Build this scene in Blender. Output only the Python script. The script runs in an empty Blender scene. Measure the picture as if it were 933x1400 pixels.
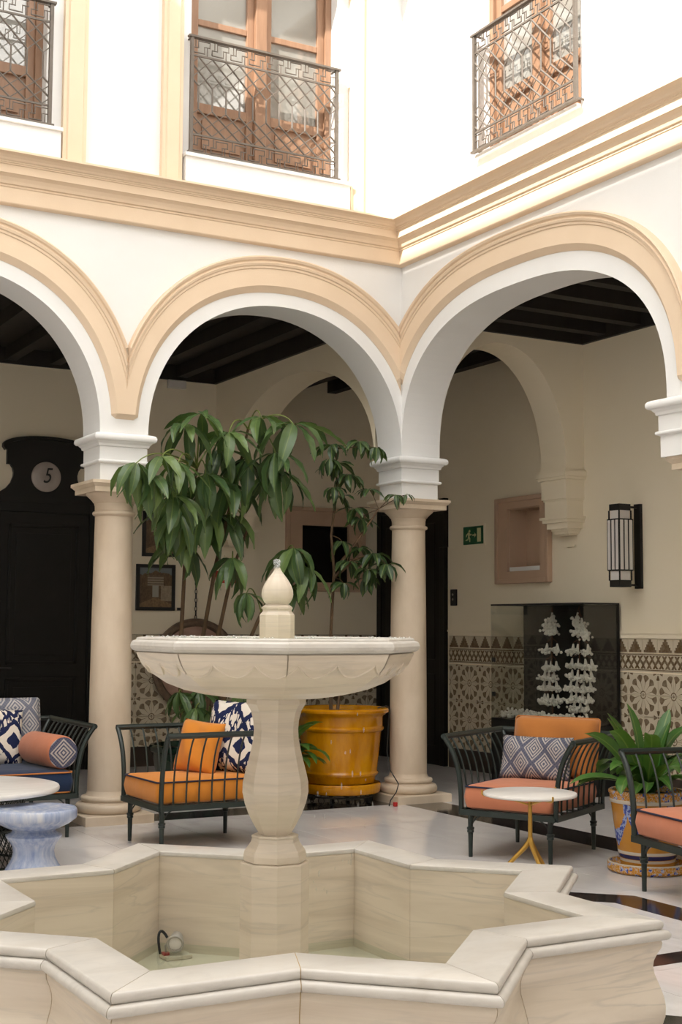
import bpy, bmesh, math, random
from mathutils import Vector, Matrix
random.seed(7)
R = math.radians
PI = math.pi
S = bpy.context.scene
COL = S.collection

# ------------------------------------------------------------------ camera
cam_d = bpy.data.cameras.new('camera'); cam = bpy.data.objects.new('camera', cam_d); COL.objects.link(cam)
cam_d.sensor_width = 36; cam_d.lens = 47.68; cam_d.clip_start = .05; cam_d.clip_end = 200
YAW, PITCH, ROLL = 0.5124, 0.0844, 0.0056
fw = Vector((math.sin(YAW)*math.cos(PITCH), math.cos(YAW)*math.cos(PITCH), math.sin(PITCH)))
rt = Vector((math.cos(YAW), -math.sin(YAW), 0)); up = rt.cross(fw)
r2 = rt*math.cos(ROLL)+up*math.sin(ROLL); u2 = -rt*math.sin(ROLL)+up*math.cos(ROLL)
mw = Matrix(((r2.x, u2.x, -fw.x, -5.951), (r2.y, u2.y, -fw.y, -9.553), (r2.z, u2.z, -fw.z, 1.44), (0, 0, 0, 1)))
cam.matrix_world = mw
S.camera = cam
# ------------------------------------------------------------------ sky and sun
wd = bpy.data.worlds.new('sky'); S.world = wd; wd.use_nodes = True
bg = wd.node_tree.nodes['Background']; bg.inputs[0].default_value = (1.0, .977, .94, 1); bg.inputs[1].default_value = 3.9
sl = bpy.data.lights.new('sun', 'SUN'); so = bpy.data.objects.new('sun', sl); COL.objects.link(so)
sl.energy = 10; sl.angle = R(.55); sl.color = (1, .95, .87)
so.rotation_euler = Vector((1, .5, -.87)).to_track_quat('-Z', 'Y').to_euler()
S.view_settings.view_transform = 'Standard'; S.view_settings.look = 'None'
S.view_settings.exposure = 0.0; S.view_settings.gamma = 1; S.view_settings.use_curve_mapping = False

# ------------------------------------------------------------------ node helpers
class X:
    """a value socket with arithmetic"""
    def __init__(s, nt, k): s.nt, s.k = nt, k
    def _m(s, op, *a):
        n = s.nt.nodes.new('ShaderNodeMath'); n.operation = op
        for i, v in enumerate((s,)+a):
            if isinstance(v, X): s.nt.links.new(v.k, n.inputs[i])
            else: n.inputs[i].default_value = v
        return X(s.nt, n.outputs[0])
    def __add__(s, o): return s._m('ADD', o)
    def __sub__(s, o): return s._m('SUBTRACT', o)
    def __mul__(s, o): return s._m('MULTIPLY', o)
    def __truediv__(s, o): return s._m('DIVIDE', o)
    __radd__ = __add__; __rmul__ = __mul__
    def __rsub__(s, o): return (s*-1)+o
    def __gt__(s, o): return s._m('GREATER_THAN', o)
    def __lt__(s, o): return s._m('LESS_THAN', o)
    def abs(s): return s._m('ABSOLUTE')
    def fract(s): return s._m('FRACT')
    def floor(s): return s._m('FLOOR')
    def sqrt(s): return s._m('SQRT')
    def sin(s): return s._m('SINE')
    def cos(s): return s._m('COSINE')
    def max(s, o): return s._m('MAXIMUM', o)
    def min(s, o): return s._m('MINIMUM', o)
    def atan2(s, o): return s._m('ARCTAN2', o)

def new_mat(name, rough=.5, metal=0, spec=.5):
    m = bpy.data.materials.new(name); m.use_nodes = True
    nt = m.node_tree; b = nt.nodes['Principled BSDF']
    b.inputs['Roughness'].default_value = rough; b.inputs['Metallic'].default_value = metal
    b.inputs['Specular IOR Level'].default_value = spec
    return m, nt, b
def coords(nt, kind='Object'):
    if kind == 'World':
        g = nt.nodes.new('ShaderNodeNewGeometry'); o = g.outputs['Position']
    else:
        t = nt.nodes.new('ShaderNodeTexCoord'); o = t.outputs[kind]
    s = nt.nodes.new('ShaderNodeSeparateXYZ'); nt.links.new(o, s.inputs[0])
    return o, X(nt, s.outputs[0]), X(nt, s.outputs[1]), X(nt, s.outputs[2])
def mapped(nt, vec, scale):
    mp = nt.nodes.new('ShaderNodeMapping'); mp.inputs['Scale'].default_value = scale; nt.links.new(vec, mp.inputs[0]); return mp.outputs[0]
def noise(nt, vec, scale, detail=4, rough=.55, dist=0):
    n = nt.nodes.new('ShaderNodeTexNoise'); n.inputs['Scale'].default_value = scale; n.inputs['Detail'].default_value = detail
    n.inputs['Roughness'].default_value = rough; n.inputs['Distortion'].default_value = dist; nt.links.new(vec, n.inputs['Vector'])
    return X(nt, n.outputs['Fac'])
def ramp(nt, fac, stops):
    r = nt.nodes.new('ShaderNodeValToRGB'); nt.links.new(fac.k, r.inputs[0])
    while len(r.color_ramp.elements) < len(stops): r.color_ramp.elements.new(.5)
    for e, (p, c) in zip(r.color_ramp.elements, stops): e.position = p; e.color = (*c, 1)
    return r.outputs[0]
def mixc(nt, fac, a, b):
    n = nt.nodes.new('ShaderNodeMix'); n.data_type = 'RGBA'
    if isinstance(fac, X): nt.links.new(fac.k, n.inputs[0])
    else: n.inputs[0].default_value = fac
    for v, i in ((a, 6), (b, 7)):
        if isinstance(v, tuple): n.inputs[i].default_value = (*v, 1)
        else: nt.links.new(v, n.inputs[i])
    return n.outputs[2]
def bump(nt, b, h, strength=.3, dist=.01):
    n = nt.nodes.new('ShaderNodeBump'); n.inputs['Strength'].default_value = strength; n.inputs['Distance'].default_value = dist
    nt.links.new(h.k, n.inputs['Height']); nt.links.new(n.outputs[0], b.inputs['Normal'])
def simple(name, c1, c2=None, rough=.5, metal=0, spec=.5, scale=6, bmp=0, bscale=None, stretch=(1, 1, 1), coord='Object', detail=4):
    m, nt, b = new_mat(name, rough, metal, spec)
    if c2 is None: c2 = tuple(c*.9 for c in c1)
    v = coords(nt, coord)[0]; v = mapped(nt, v, stretch)
    n = noise(nt, v, scale, detail)
    nt.links.new(ramp(nt, n, [(.3, c2), (.7, c1)]), b.inputs['Base Color'])
    if bmp: bump(nt, b, noise(nt, v, bscale or scale*6, 3), bmp, .01)
    return m
def rgb(r, g, b):
    f = lambda c: (c/255/12.92) if c <= 10 else ((c/255+.055)/1.055)**2.4
    return (f(r), f(g), f(b))

MAT = {}
MAT['plaster'] = simple('white_plaster', (.835, .83, .815), (.81, .805, .79), .85, spec=.2, scale=2.2, bmp=.06, bscale=60, coord='World')
MAT['gallery'] = simple('cream_gallery_plaster', (.92, .82, .64), (.90, .80, .61), .8, spec=.2, scale=1.5, bmp=.05, bscale=50, coord='World')
MAT['tan'] = simple('peach_paint', (.79, .625, .46), (.76, .595, .43), .75, spec=.25, scale=3, bmp=.05, bscale=70, coord='World')
MAT['rose'] = simple('rose_tan_paint', (.60, .42, .30), (.56, .39, .27), .75, spec=.25, scale=3, coord='World')
MAT['column'] = simple('weathered_column_marble', (.74, .62, .48), (.58, .46, .33), .45, scale=3.5, bmp=.08, bscale=40, stretch=(1, 1, .45), coord='World', detail=8)
MAT['beam'] = simple('dark_ceiling_wood', (.020, .016, .012), (.010, .008, .007), .7, scale=8, stretch=(1, 1, .3))
MAT['black_door'] = simple('black_lacquered_wood', (.008, .007, .006), (.005, .005, .004), .42, spec=.3, scale=5)
MAT['wood'] = simple('brown_window_wood', (.33, .19, .115), (.26, .145, .085), .45, scale=5, stretch=(6, 6, .6))
MAT['iron'] = simple('grey_brown_iron', (.15, .125, .105), (.12, .10, .08), .5, metal=.1, scale=14)
MAT['frame'] = simple('dark_green_metal', (.016, .026, .022), (.012, .02, .017), .38, scale=10)
MAT['black'] = simple('matte_black', (.008, .008, .008), (.006, .006, .006), .5)
MAT['gold'] = simple('brushed_brass', (.62, .38, .09), (.5, .29, .06), .38, metal=.9, scale=12)
MAT['white_marble_top'] = simple('white_table_marble', (.86, .83, .79), (.74, .70, .65), .25, scale=2.5, stretch=(1, 3, 1), coord='World', detail=8)
MAT['navy_pipe'] = simple('navy_piping', (.012, .016, .045), None, .8)
MAT['orange_pipe'] = simple('orange_piping', (.55, .19, .04), None, .8)
MAT['soil'] = simple('dark_soil', (.03, .02, .013), (.012, .009, .006), .95, scale=30, bmp=.8)
MAT['trunk'] = simple('brown_stem_bark', (.17, .10, .05), (.09, .055, .03), .85, scale=14, bmp=.4, stretch=(1, 1, .5))
MAT['petiole'] = simple('green_petiole', (.22, .27, .06), (.15, .2, .04), .55)
MAT['green_pot'] = simple('dark_green_glaze', (.008, .03, .018), (.005, .018, .012), .15)
MAT['opal'] = simple('opal_glass', (.75, .71, .68), (.70, .66, .63), .3)
MAT['chain'] = simple('dark_chain_iron', (.05, .045, .04), None, .5, metal=.5)
MAT['ring'] = simple('dark_carved_wood', (.22, .15, .10), (.13, .085, .055), .5, scale=20, bmp=.4)
MAT['traywood'] = simple('pinkish_clay', (.50, .32, .24), (.36, .21, .155), .6, scale=4, stretch=(1, 1, 2.5))
MAT['shell'] = simple('white_shell_flowers', (.92, .88, .80), (.78, .73, .64), .6, scale=30)
MAT['twig'] = simple('rust_twig', (.12, .05, .025), None, .8)
MAT['plastic'] = simple('grey_plastic', (.36, .34, .29), (.30, .28, .24), .45)
MAT['cable'] = simple('black_rubber', (.01, .01, .01), None, .6)
MAT['red'] = simple('red_plastic', (.45, .02, .02), None, .4)
MAT['white_plastic'] = simple('white_plastic', (.7, .67, .6), None, .5)
MAT['sign_green'] = simple('exit_sign_green', (.012, .11, .045), (.011, .10, .04), .4)
MAT['sign_cream'] = simple('exit_sign_cream', (.70, .68, .38), None, .4)
MAT['porcelain'] = simple('porcelain_plaque', (.50, .44, .40), (.44, .38, .34), .12)
MAT['black_stone'] = simple('polished_black_stone', (.014, .012, .013), (.035, .025, .022), .1, scale=9, coord='World', detail=8)
MAT['dark_base'] = simple('dark_brown_skirting', (.045, .03, .022), (.03, .02, .015), .35, scale=6)

def m_marble(name, base, vein, rough, stretch, sc, dist=.8, coord='World', streak=.5):
    m, nt, b = new_mat(name, rough)
    v, x, y, z = coords(nt, coord)
    n1 = noise(nt, mapped(nt, v, stretch), sc, 6, .6, dist)
    n2 = noise(nt, v, 1.3, 3)
    n3 = noise(nt, mapped(nt, v, tuple(q*1.25 for q in stretch)), sc*1.1, 5, .5, dist*1.2)
    t = n1*.75+n2*.25
    c = ramp(nt, t, [(.30, vein), (.46, tuple(.35*a+.65*c for a, c in zip(vein, base))), (.58, base), (.8, tuple(min(1, c*1.05) for c in base))])
    thin = (1-((n3-.5).abs()*26).min(1))*(n2*1.6-.35).max(0)*streak
    grey = tuple(q*.62*f for q, f in zip(base, (.97, 1.0, 1.04)))
    nt.links.new(mixc(nt, thin.min(1), c, grey), b.inputs['Base Color'])
    return m
MAT['fountain'] = m_marble('cream_fountain_marble', (.735, .64, .52), (.545, .455, .345), .30, (.5, .5, 6), 1.5, .8, 'World', .6)
MAT['coping'] = m_marble('cream_coping_marble', (.61, .575, .525), (.515, .47, .41), .30, (1.6, 3.2, 3), 2.2, .5, 'World', .3)
MAT['grout'] = simple('ochre_grout', (.52, .37, .19), None, .9)

def m_slab():
    m, nt, b = new_mat('grey_cream_floor_marble', .075)
    v, x, y, z = coords(nt, 'World')
    oi = nt.nodes.new('ShaderNodeObjectInfo'); rnd = X(nt, oi.outputs['Random'])
    n1 = noise(nt, mapped(nt, v, (2.4, .7, 1)), 1.5, 6, .6, .8)
    t = n1*.8+rnd*.16+.02
    nt.links.new(ramp(nt, t, [(.25, (.55, .51, .49)), (.45, (.70, .665, .65)), (.75, (.78, .75, .73))]), b.inputs['Base Color'])
    return m
MAT['slab'] = m_slab()

def m_tile(kind, axis):
    m, nt, b = new_mat('ceramic_tile_%s_%s' % (kind, axis), .22)
    v, x, y, z = coords(nt, 'World'); u = x if axis == 'x' else y
    cream = mixc(nt, noise(nt, v, 9, 3), (.60, .52, .385), (.68, .60, .46)); brown = (.135, .083, .04)
    if kind == 'floral':
        U = .37
        cu = ((u-TILE0[axis])/U).fract()-.5; cv = ((z-(1.06-8*U))/U).fract()-.5
        r = (cu*cu+cv*cv).sqrt(); th = cv.atan2(cu)
        c6 = (th*6).cos().abs(); s6 = (th*6).sin().abs()
        pet = (c6 < (r*.75-.03)) * (r > .10) * (r < .36)
        lobe = (s6 > .30) * (r > (1-s6)*.16+.30) * (r < s6*.05+.42)
        rim = (r > .395)*(r < .415)
        core = (r < .03) + (r > .07)*(r < .095)
        au = .5-cu.abs(); av = .5-cv.abs(); rc = (au*au+av*av).sqrt(); tc = av.atan2(au)
        cor = (rc > .05)*(rc < .16)*((tc*4).cos() > .1) + (rc < .025)
        mask = (pet+lobe*.9+rim*.0+core+cor).min(1)
    elif kind == 'steps':
        cu = ((u-TILE0[axis])/.185).fract()-.5; cv = (z-1.235)/.115
        st = (cv*5).floor()/5
        mask = (cu.abs() < (1-st)*.42)*(cv > .02)*(cv < .98)
    else:
        U = .075; cv = (z-1.075)/.155; q = (u-TILE0[axis])/U
        l1 = ((q+cv*1.5).fract()-.5).abs() < .17
        l2 = ((q-cv*1.5).fract()-.5).abs() < .17
        edge = ((cv-.5).abs() > .39)*((cv-.5).abs() < .45)
        mid = ((cv-.5).abs() < .05)
        mask = ((l1+l2)*((cv-.5).abs() < .36)+edge+mid*.5).min(1)
    wear = noise(nt, v, 25, 3)
    nt.links.new(mixc(nt, mask*(wear*.5+.68), cream, brown), b.inputs['Base Color'])
    return m
TILE0 = {'x': -1.27, 'y': 2.30-.185*29}
for k in ('floral', 'steps', 'lace'):
    for a in 'xy': MAT['tile_%s_%s' % (k, a)] = m_tile(k, a)

def fabric(name, c, rough=.9):
    m, nt, b = new_mat(name, rough, spec=.15)
    v, x, y, z = coords(nt)
    w = ((x*900).sin()*(y*900).sin()*(z*900).cos())*.5+.5
    n = noise(nt, v, 14, 3)
    nt.links.new(mixc(nt, n*.5+w*.35, tuple(a*.78 for a in c), c), b.inputs['Base Color'])
    bump(nt, b, noise(nt, v, 7, 2), .25, .03)
    b.inputs['Sheen Weight'].default_value = .2
    return m
MAT['orange_fab'] = fabric('orange_fabric', (.74, .265, .035))
MAT['salmon_fab'] = fabric('salmon_woven_fabric', (.62, .225, .12))
MAT['navy_fab'] = fabric('navy_fabric', (.018, .035, .085))
MAT['rust_fab'] = fabric('rust_orange_weave', (.50, .185, .045))
def m_ikat(name, sc=1.0):
    m, nt, b = new_mat(name, .9, spec=.1)
    v, x, y, z = coords(nt)
    n = noise(nt, mapped(nt, v, (1, 1, .8)), 9*sc, 3, .5)
    ax = (((x*4.4*sc).fract()-.5)*2).abs(); az = (((z*3.0*sc).fract()-.5)*2).abs()
    d = ax*.8+az+(n-.5)*.9
    rings = ((d*8.5).sin() > .30)
    core = d < .26
    edge = ((noise(nt, mapped(nt, v, (1.6, 1, .55)), 17*sc, 2)-.5).abs() < .055)
    mask = (rings*(d < 1.15)+core+edge*(d > .8)).min(1)
    nt.links.new(mixc(nt, mask, (.74, .67, .58), (.018, .024, .07)), b.inputs['Base Color'])
    return m
MAT['ikat'] = m_ikat('navy_ikat_fabric')
def m_diamond(name, su, sv, c1, c2):
    m, nt, b = new_mat(name, .9, spec=.1)
    v, x, y, z = coords(nt)
    n = noise(nt, v, 60, 2)
    dx = ((x*su).fract()-.5).abs(); dz = ((z*sv).fract()-.5).abs()
    d = dx+dz
    mask = ((d*50).sin()+(n-.5)*.9+((d-.5).abs() < .07)*1.4) > .1
    fine = ((x*260).sin()*(z*260).sin()) > .2
    nt.links.new(mixc(nt, mask*.85+fine*.12, c1, c2), b.inputs['Base Color'])
    return m
MAT['diamond'] = m_diamond('blue_grey_diamond_weave', 6.4, 5.0, (.44, .40, .37), (.07, .08, .13))
MAT['diamond_soft'] = m_diamond('soft_blue_grey_weave', 5, 4, (.50, .47, .45), (.13, .14, .19))

def m_blue_glaze():
    m, nt, b = new_mat('pale_blue_glaze', .18)
    v, x, y, z = coords(nt)
    n = noise(nt, mapped(nt, v, (1, 1, .12)), 34, 5, .6); n2 = noise(nt, v, 5, 3)
    nt.links.new(ramp(nt, n*.6+n2*.4, [(.34, (.22, .29, .50)), (.52, (.42, .48, .63)), (.68, (.66, .67, .70))]), b.inputs['Base Color'])
    return m
MAT['blue_glaze'] = m_blue_glaze()
def m_yellow():
    m, nt, b = new_mat('mustard_yellow_glaze', .14)
    v, x, y, z = coords(nt)
    n = noise(nt, mapped(nt, v, (1, 1, .3)), 9, 5, .6)
    nt.links.new(ramp(nt, n, [(.3, (.42, .15, .001)), (.6, (.58, .245, .002)), (.8, (.64, .30, .006))]), b.inputs['Base Color'])
    return m
MAT['yellow_glaze'] = m_yellow()
def m_talavera(kind):
    m, nt, b = new_mat('talavera_' + kind, .2)
    v, x, y, z = coords(nt)
    th = y.atan2(x); n = noise(nt, v, 26, 3); n2 = noise(nt, v, 55, 2)
    ochre = mixc(nt, noise(nt, v, 12, 3), (.50, .20, .02), (.60, .29, .04)); blue = mixc(nt, n2 > .5, (.035, .07, .34), (.33, .40, .62)); cream = (.66, .60, .50)
    if kind == 'garland':
        u = (th*(5/(2*PI))+.3).fract()-.5
        zc = u*u*4*.15+.205
        g = ((z-zc+(n-.5)*.05).abs() < (.045-u.abs()*.035))
        bow = (u.abs() > .40)*((z-.378+(n-.5)*.03).abs() < .026)
        mask = (g+bow).min(1)
        c1 = mixc(nt, mask, ochre, blue)
        band = ((z-.095).abs() < .012)
        c2 = mixc(nt, band, c1, (.03, .04, .16))
        band2 = ((z-.118).abs() < .009)+((z-.072).abs() < .008)
        nt.links.new(mixc(nt, band2.min(1), c2, cream), b.inputs['Base Color'])
    else:
        vo = nt.nodes.new('ShaderNodeTexVoronoi'); vo.inputs['Scale'].default_value = 34; nt.links.new(v, vo.inputs['Vector'])
        d = X(nt, vo.outputs['Distance'])
        c1 = mixc(nt, d < .36, ochre, blue)
        nt.links.new(mixc(nt, ((n2-.5).abs() < .03)*.6, c1, cream), b.inputs['Base Color'])
    return m
MAT['tal_body'] = m_talavera('garland'); MAT['tal_band'] = m_talavera('band')
MAT['tal_cream'] = simple('talavera_cream', (.62, .55, .45), None, .25)

def m_leaf(name, c1, c2, rough=.35):
    m, nt, b = new_mat(name, rough)
    v, x, y, z = coords(nt)
    oi = nt.nodes.new('ShaderNodeObjectInfo'); rnd = X(nt, oi.outputs['Random'])
    rib = (y.abs() < .0035)
    n = noise(nt, v, 18, 2)
    c = mixc(nt, rnd*.7+n*.3, c1, c2)
    nt.links.new(mixc(nt, rib*.6, c, (.24, .32, .08)), b.inputs['Base Color'])
    vein = ((x-y.abs()*.7)*95).sin()
    bump(nt, b, vein*.5+n, .22, .004)
    tr = nt.nodes.new('ShaderNodeBsdfTranslucent'); mx = nt.nodes.new('ShaderNodeMixShader'); mx.inputs[0].default_value = .22
    nt.links.new(mixc(nt, .5, c, (.20, .33, .03)), tr.inputs[0])
    out = nt.nodes['Material Output']
    nt.links.new(b.outputs[0], mx.inputs[1]); nt.links.new(tr.outputs[0], mx.inputs[2]); nt.links.new(mx.outputs[0], out.inputs[0])
    return m
MAT['leaf'] = m_leaf('umbrella_leaf', (.042, .088, .034), (.105, .175, .065), .28)
MAT['leaf_light'] = m_leaf('pale_umbrella_leaf', (.10, .17, .055), (.17, .25, .085), .3)
MAT['leaf_small'] = m_leaf('small_dark_leaf', (.025, .055, .022), (.055, .10, .038))
MAT['leaf_strap'] = m_leaf('strap_leaf', (.03, .10, .018), (.075, .19, .035))
def m_glass(name, tint=(1, 1, 1), ior=1.45, rough=0):
    m = bpy.data.materials.new(name); m.use_nodes = True; nt = m.node_tree; nt.nodes.clear()
    o = nt.nodes.new('ShaderNodeOutputMaterial'); t = nt.nodes.new('ShaderNodeBsdfTransparent'); g = nt.nodes.new('ShaderNodeBsdfGlossy')
    t.inputs[0].default_value = (*tint, 1); g.inputs['Roughness'].default_value = rough
    lw = nt.nodes.new('ShaderNodeLayerWeight'); lw.inputs[0].default_value = .5; fc = X(nt, lw.outputs['Facing']); mx = nt.nodes.new('ShaderNodeMixShader')
    f0 = ((ior-1)/(ior+1))**2*1.6; fr = fc*fc*fc*fc*fc*.6+f0
    nt.links.new(fr.k, mx.inputs[0]); nt.links.new(t.outputs[0], mx.inputs[1]); nt.links.new(g.outputs[0], mx.inputs[2]); nt.links.new(mx.outputs[0], o.inputs[0])
    return m
MAT['glass'] = m_glass('clear_glass', (.93, .94, .93))
MAT['water'] = m_glass('clear_water', (.86, .93, .88), 1.33, .03)
MAT['foam'] = m_glass('white_sparkling_water', (.97, .98, .98), 1.9, .06)
def m_pane():
    m, nt, b = new_mat('reflective_window_glass', .03, 0, 1.0)
    b.inputs['Base Color'].default_value = (.30, .29, .26, 1); b.inputs['Coat Weight'].default_value = .9; b.inputs['Coat IOR'].default_value = 2.2; b.inputs['Coat Roughness'].default_value = .02
    return m
MAT['pane'] = m_pane()
def m_painting():
    m, nt, b = new_mat('street_scene_painting', .5)
    v, x, y, z = coords(nt)   # local: x across, z up, origin at the centre
    n = noise(nt, mapped(nt, v, (1.6, 1, 1)), 34, 5, .7); n = ((n-.5)*2.4+.5).max(0).min(1); n2 = noise(nt, mapped(nt, v, (2, 1, 1)), 9, 3)
    house = mixc(nt, n, (.05, .03, .016), (.19, .12, .06))
    sky = ((z+x.abs()*.25+(n2-.5)*.08) > .17)
    c = mixc(nt, sky, house, (.16, .18, .19))
    wall = (x > .06)*(z < .02)*(z > -.14)
    c = mixc(nt, wall*(n*.5+.4), c, (.42, .34, .24))
    balc = ((z-.07).abs() < .05)*((x+.0).abs() < .09)*((((z*40).fract()-.5).abs()) > .2)
    c = mixc(nt, balc*.7, c, (.40, .34, .26))
    arch = (x.abs() < .035)*((z+.04).abs() < .06)
    c = mixc(nt, arch, c, (.36, .34, .28))
    road = ((z+.10+x.abs()*.4) < 0)
    c = mixc(nt, road*(n*.6+.2), c, (.35, .22, .11))
    nt.links.new(c, b.inputs['Base Color'])
    return m
MAT['painting'] = m_painting()

# ------------------------------------------------------------------ mesh helpers
class MB:
    def __init__(s): s.v = []; s.f = []
    def add(s, vs, fs):
        o = len(s.v); s.v += [tuple(v) for v in vs]; s.f += [tuple(i+o for i in f) for f in fs]; return s
    def box(s, x0, x1, y0, y1, z0, z1):
        vs = [(x, y, z) for z in (z0, z1) for y in (y0, y1) for x in (x0, x1)]
        return s.add(vs, [(0, 1, 3, 2), (4, 6, 7, 5), (0, 4, 5, 1), (2, 3, 7, 6), (0, 2, 6, 4), (1, 5, 7, 3)])
    def quad(s, *p): return s.add(p, [tuple(range(len(p)))])
    def lathe(s, prof, n=32, c=(0, 0), phase=0, cap=True):
        vs = []; fs = []
        for r, z in prof:
            for i in range(n):
                a = phase+2*PI*i/n; vs.append((c[0]+r*math.cos(a), c[1]+r*math.sin(a), z))
        for j in range(len(prof)-1):
            for i in range(n): fs.append((j*n+i, j*n+(i+1) % n, (j+1)*n+(i+1) % n, (j+1)*n+i))
        if cap: fs.append(tuple(range(n-1, -1, -1))); fs.append(tuple((len(prof)-1)*n+i for i in range(n)))
        return s.add(vs, fs)
    def square(s, prof, c=(0, 0)):     # stack of square rings: (half size, z)
        return s.lathe([(h*math.sqrt(2), z) for h, z in prof], 4, c, PI/4)
    def tube(s, pts, rad, n=8, closed=False):
        pts = [Vector(p) for p in pts]; m = len(pts)
        rr = rad if isinstance(rad, (list, tuple)) else [rad]*m
        vs = []; fs = []; prev = None
        for i, p in enumerate(pts):
            if closed: t = pts[(i+1) % m]-pts[i-1]
            else: t = pts[min(i+1, m-1)]-pts[max(i-1, 0)]
            t.normalize()
            if prev is None:
                a = Vector((0, 0, 1)) if abs(t.z) < .9 else Vector((1, 0, 0)); nrm = t.cross(a).normalized()
            else: nrm = (prev-t*prev.dot(t)).normalized()
            prev = nrm; bn = t.cross(nrm)
            for k in range(n):
                a = 2*PI*k/n; vs.append(p+(nrm*math.cos(a)+bn*math.sin(a))*rr[i])
        segs = m if closed else m-1
        for i in range(segs):
            for k in range(n):
                j = (i+1) % m; fs.append((i*n+k, i*n+(k+1) % n, j*n+(k+1) % n, j*n+k))
        if not closed: fs.append(tuple(range(n-1, -1, -1))); fs.append(tuple((m-1)*n+k for k in range(n)))
        return s.add(vs, fs)
    def prism(s, poly, axis, a, b):   # polygon in the plane normal to axis, extruded from a to b
        n = len(poly)
        def P(p, d): return {'x': (d, p[0], p[1]), 'y': (p[0], d, p[1]), 'z': (p[0], p[1], d)}[axis]
        vs = [P(p, a) for p in poly]+[P(p, b) for p in poly]
        fs = [tuple(range(n-1, -1, -1)), tuple(range(n, 2*n))]+[(i, (i+1) % n, n+(i+1) % n, n+i) for i in range(n)]
        return s.add(vs, fs)
    def grid(s, fn, nu, nv, closed_u=False):
        vs = [fn(i/nu, j/nv) for j in range(nv+1) for i in range(nu+1)]
        fs = [(j*(nu+1)+i, j*(nu+1)+i+1, (j+1)*(nu+1)+i+1, (j+1)*(nu+1)+i) for j in range(nv) for i in range(nu)]
        return s.add(vs, fs)
    def xf(s, M): s.v = [tuple(M @ Vector(v)) for v in s.v]; return s
    def mesh(s, name, mat, smooth=False, bevel=0, weld=False):
        me = bpy.data.meshes.new(name); bm = bmesh.new()
        vs = [bm.verts.new(v) for v in s.v]
        for f in s.f:
            if len(set(f)) < 3: continue
            try: bm.faces.new([vs[i] for i in f])
            except ValueError: pass
        if weld: bmesh.ops.remove_doubles(bm, verts=bm.verts, dist=1e-5)
        bmesh.ops.recalc_face_normals(bm, faces=bm.faces)
        if bevel: bmesh.ops.bevel(bm, geom=bm.edges[:], offset=bevel, segments=2, affect='EDGES', profile=.5)
        bm.to_mesh(me); bm.free()
        me.materials.append(MAT[mat] if isinstance(mat, str) else mat)
        if smooth:
            for p in me.polygons: p.use_smooth = True
            if smooth != 'all': me.set_sharp_from_angle(angle=R(40 if smooth is True else smooth))
        return me
    def build(s, name, mat, parent=None, smooth=False, bevel=0, weld=False): return link(name, s.mesh(name, mat, smooth, bevel, weld), parent)
def link(name, me, parent=None):
    o = bpy.data.objects.new(name, me); COL.objects.link(o)
    if parent is not None: o.parent = parent
    return o
def tag(o, label, cat, group=None, kind=None):
    o['label'] = label; o['category'] = cat
    if group: o['group'] = group
    if kind: o['kind'] = kind
    return o
def thing(name, label, cat, loc=(0, 0, 0), rz=0, group=None, kind=None):
    o = bpy.data.objects.new(name, None); COL.objects.link(o); o.location = loc; o.rotation_euler = (0, 0, rz)
    return tag(o, label, cat, group, kind)
def struct(o, label, cat): return tag(o, label, cat, kind='structure')
def copy_tree(o, parent=None):
    c = o.copy(); COL.objects.link(c); c.parent = parent
    for ch in list(o.children): copy_tree(ch, c)
    return c
def bz(p0, p1, p2, p3, n):
    p0, p1, p2, p3 = map(Vector, (p0, p1, p2, p3)); o = []
    for i in range(n+1):
        t = i/n; o.append(p0*(1-t)**3+p1*3*t*(1-t)**2+p2*3*t*t*(1-t)+p3*t**3)
    return o

# ================================================================== STRUCTURE
T = .38; ZS = 2.87; ZC = 4.2; ZA = 4.48; ZT = 7.9; DN = 3.74; DE = 2.03; CX0 = -7.7; CY0 = -10.7
def sup(a, b, n, c, zs, k=56, z0=None):
    th0 = 0 if z0 is None else math.asin(min(1, max(0, (z0-zs)/b))**(n/2))
    o = []
    for i in range(k+1):
        t = PI-th0-(PI-2*th0)*i/k; cc = math.cos(t); ss = max(0, math.sin(t))
        o.append((c+a*math.copysign(abs(cc)**(2/n), cc), zs+b*ss**(2/n)))
    return o
N_ARCH = [(-2.25, 0.), (-4.88, -2.63), (-7.51, -5.26)]
E_ARCH = [(-3.17, 0.), (-6.94, -3.77)]
def mapN(s, d, z): return (s, d, z)
def mapE(s, d, z): return (d, s, z)

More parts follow.
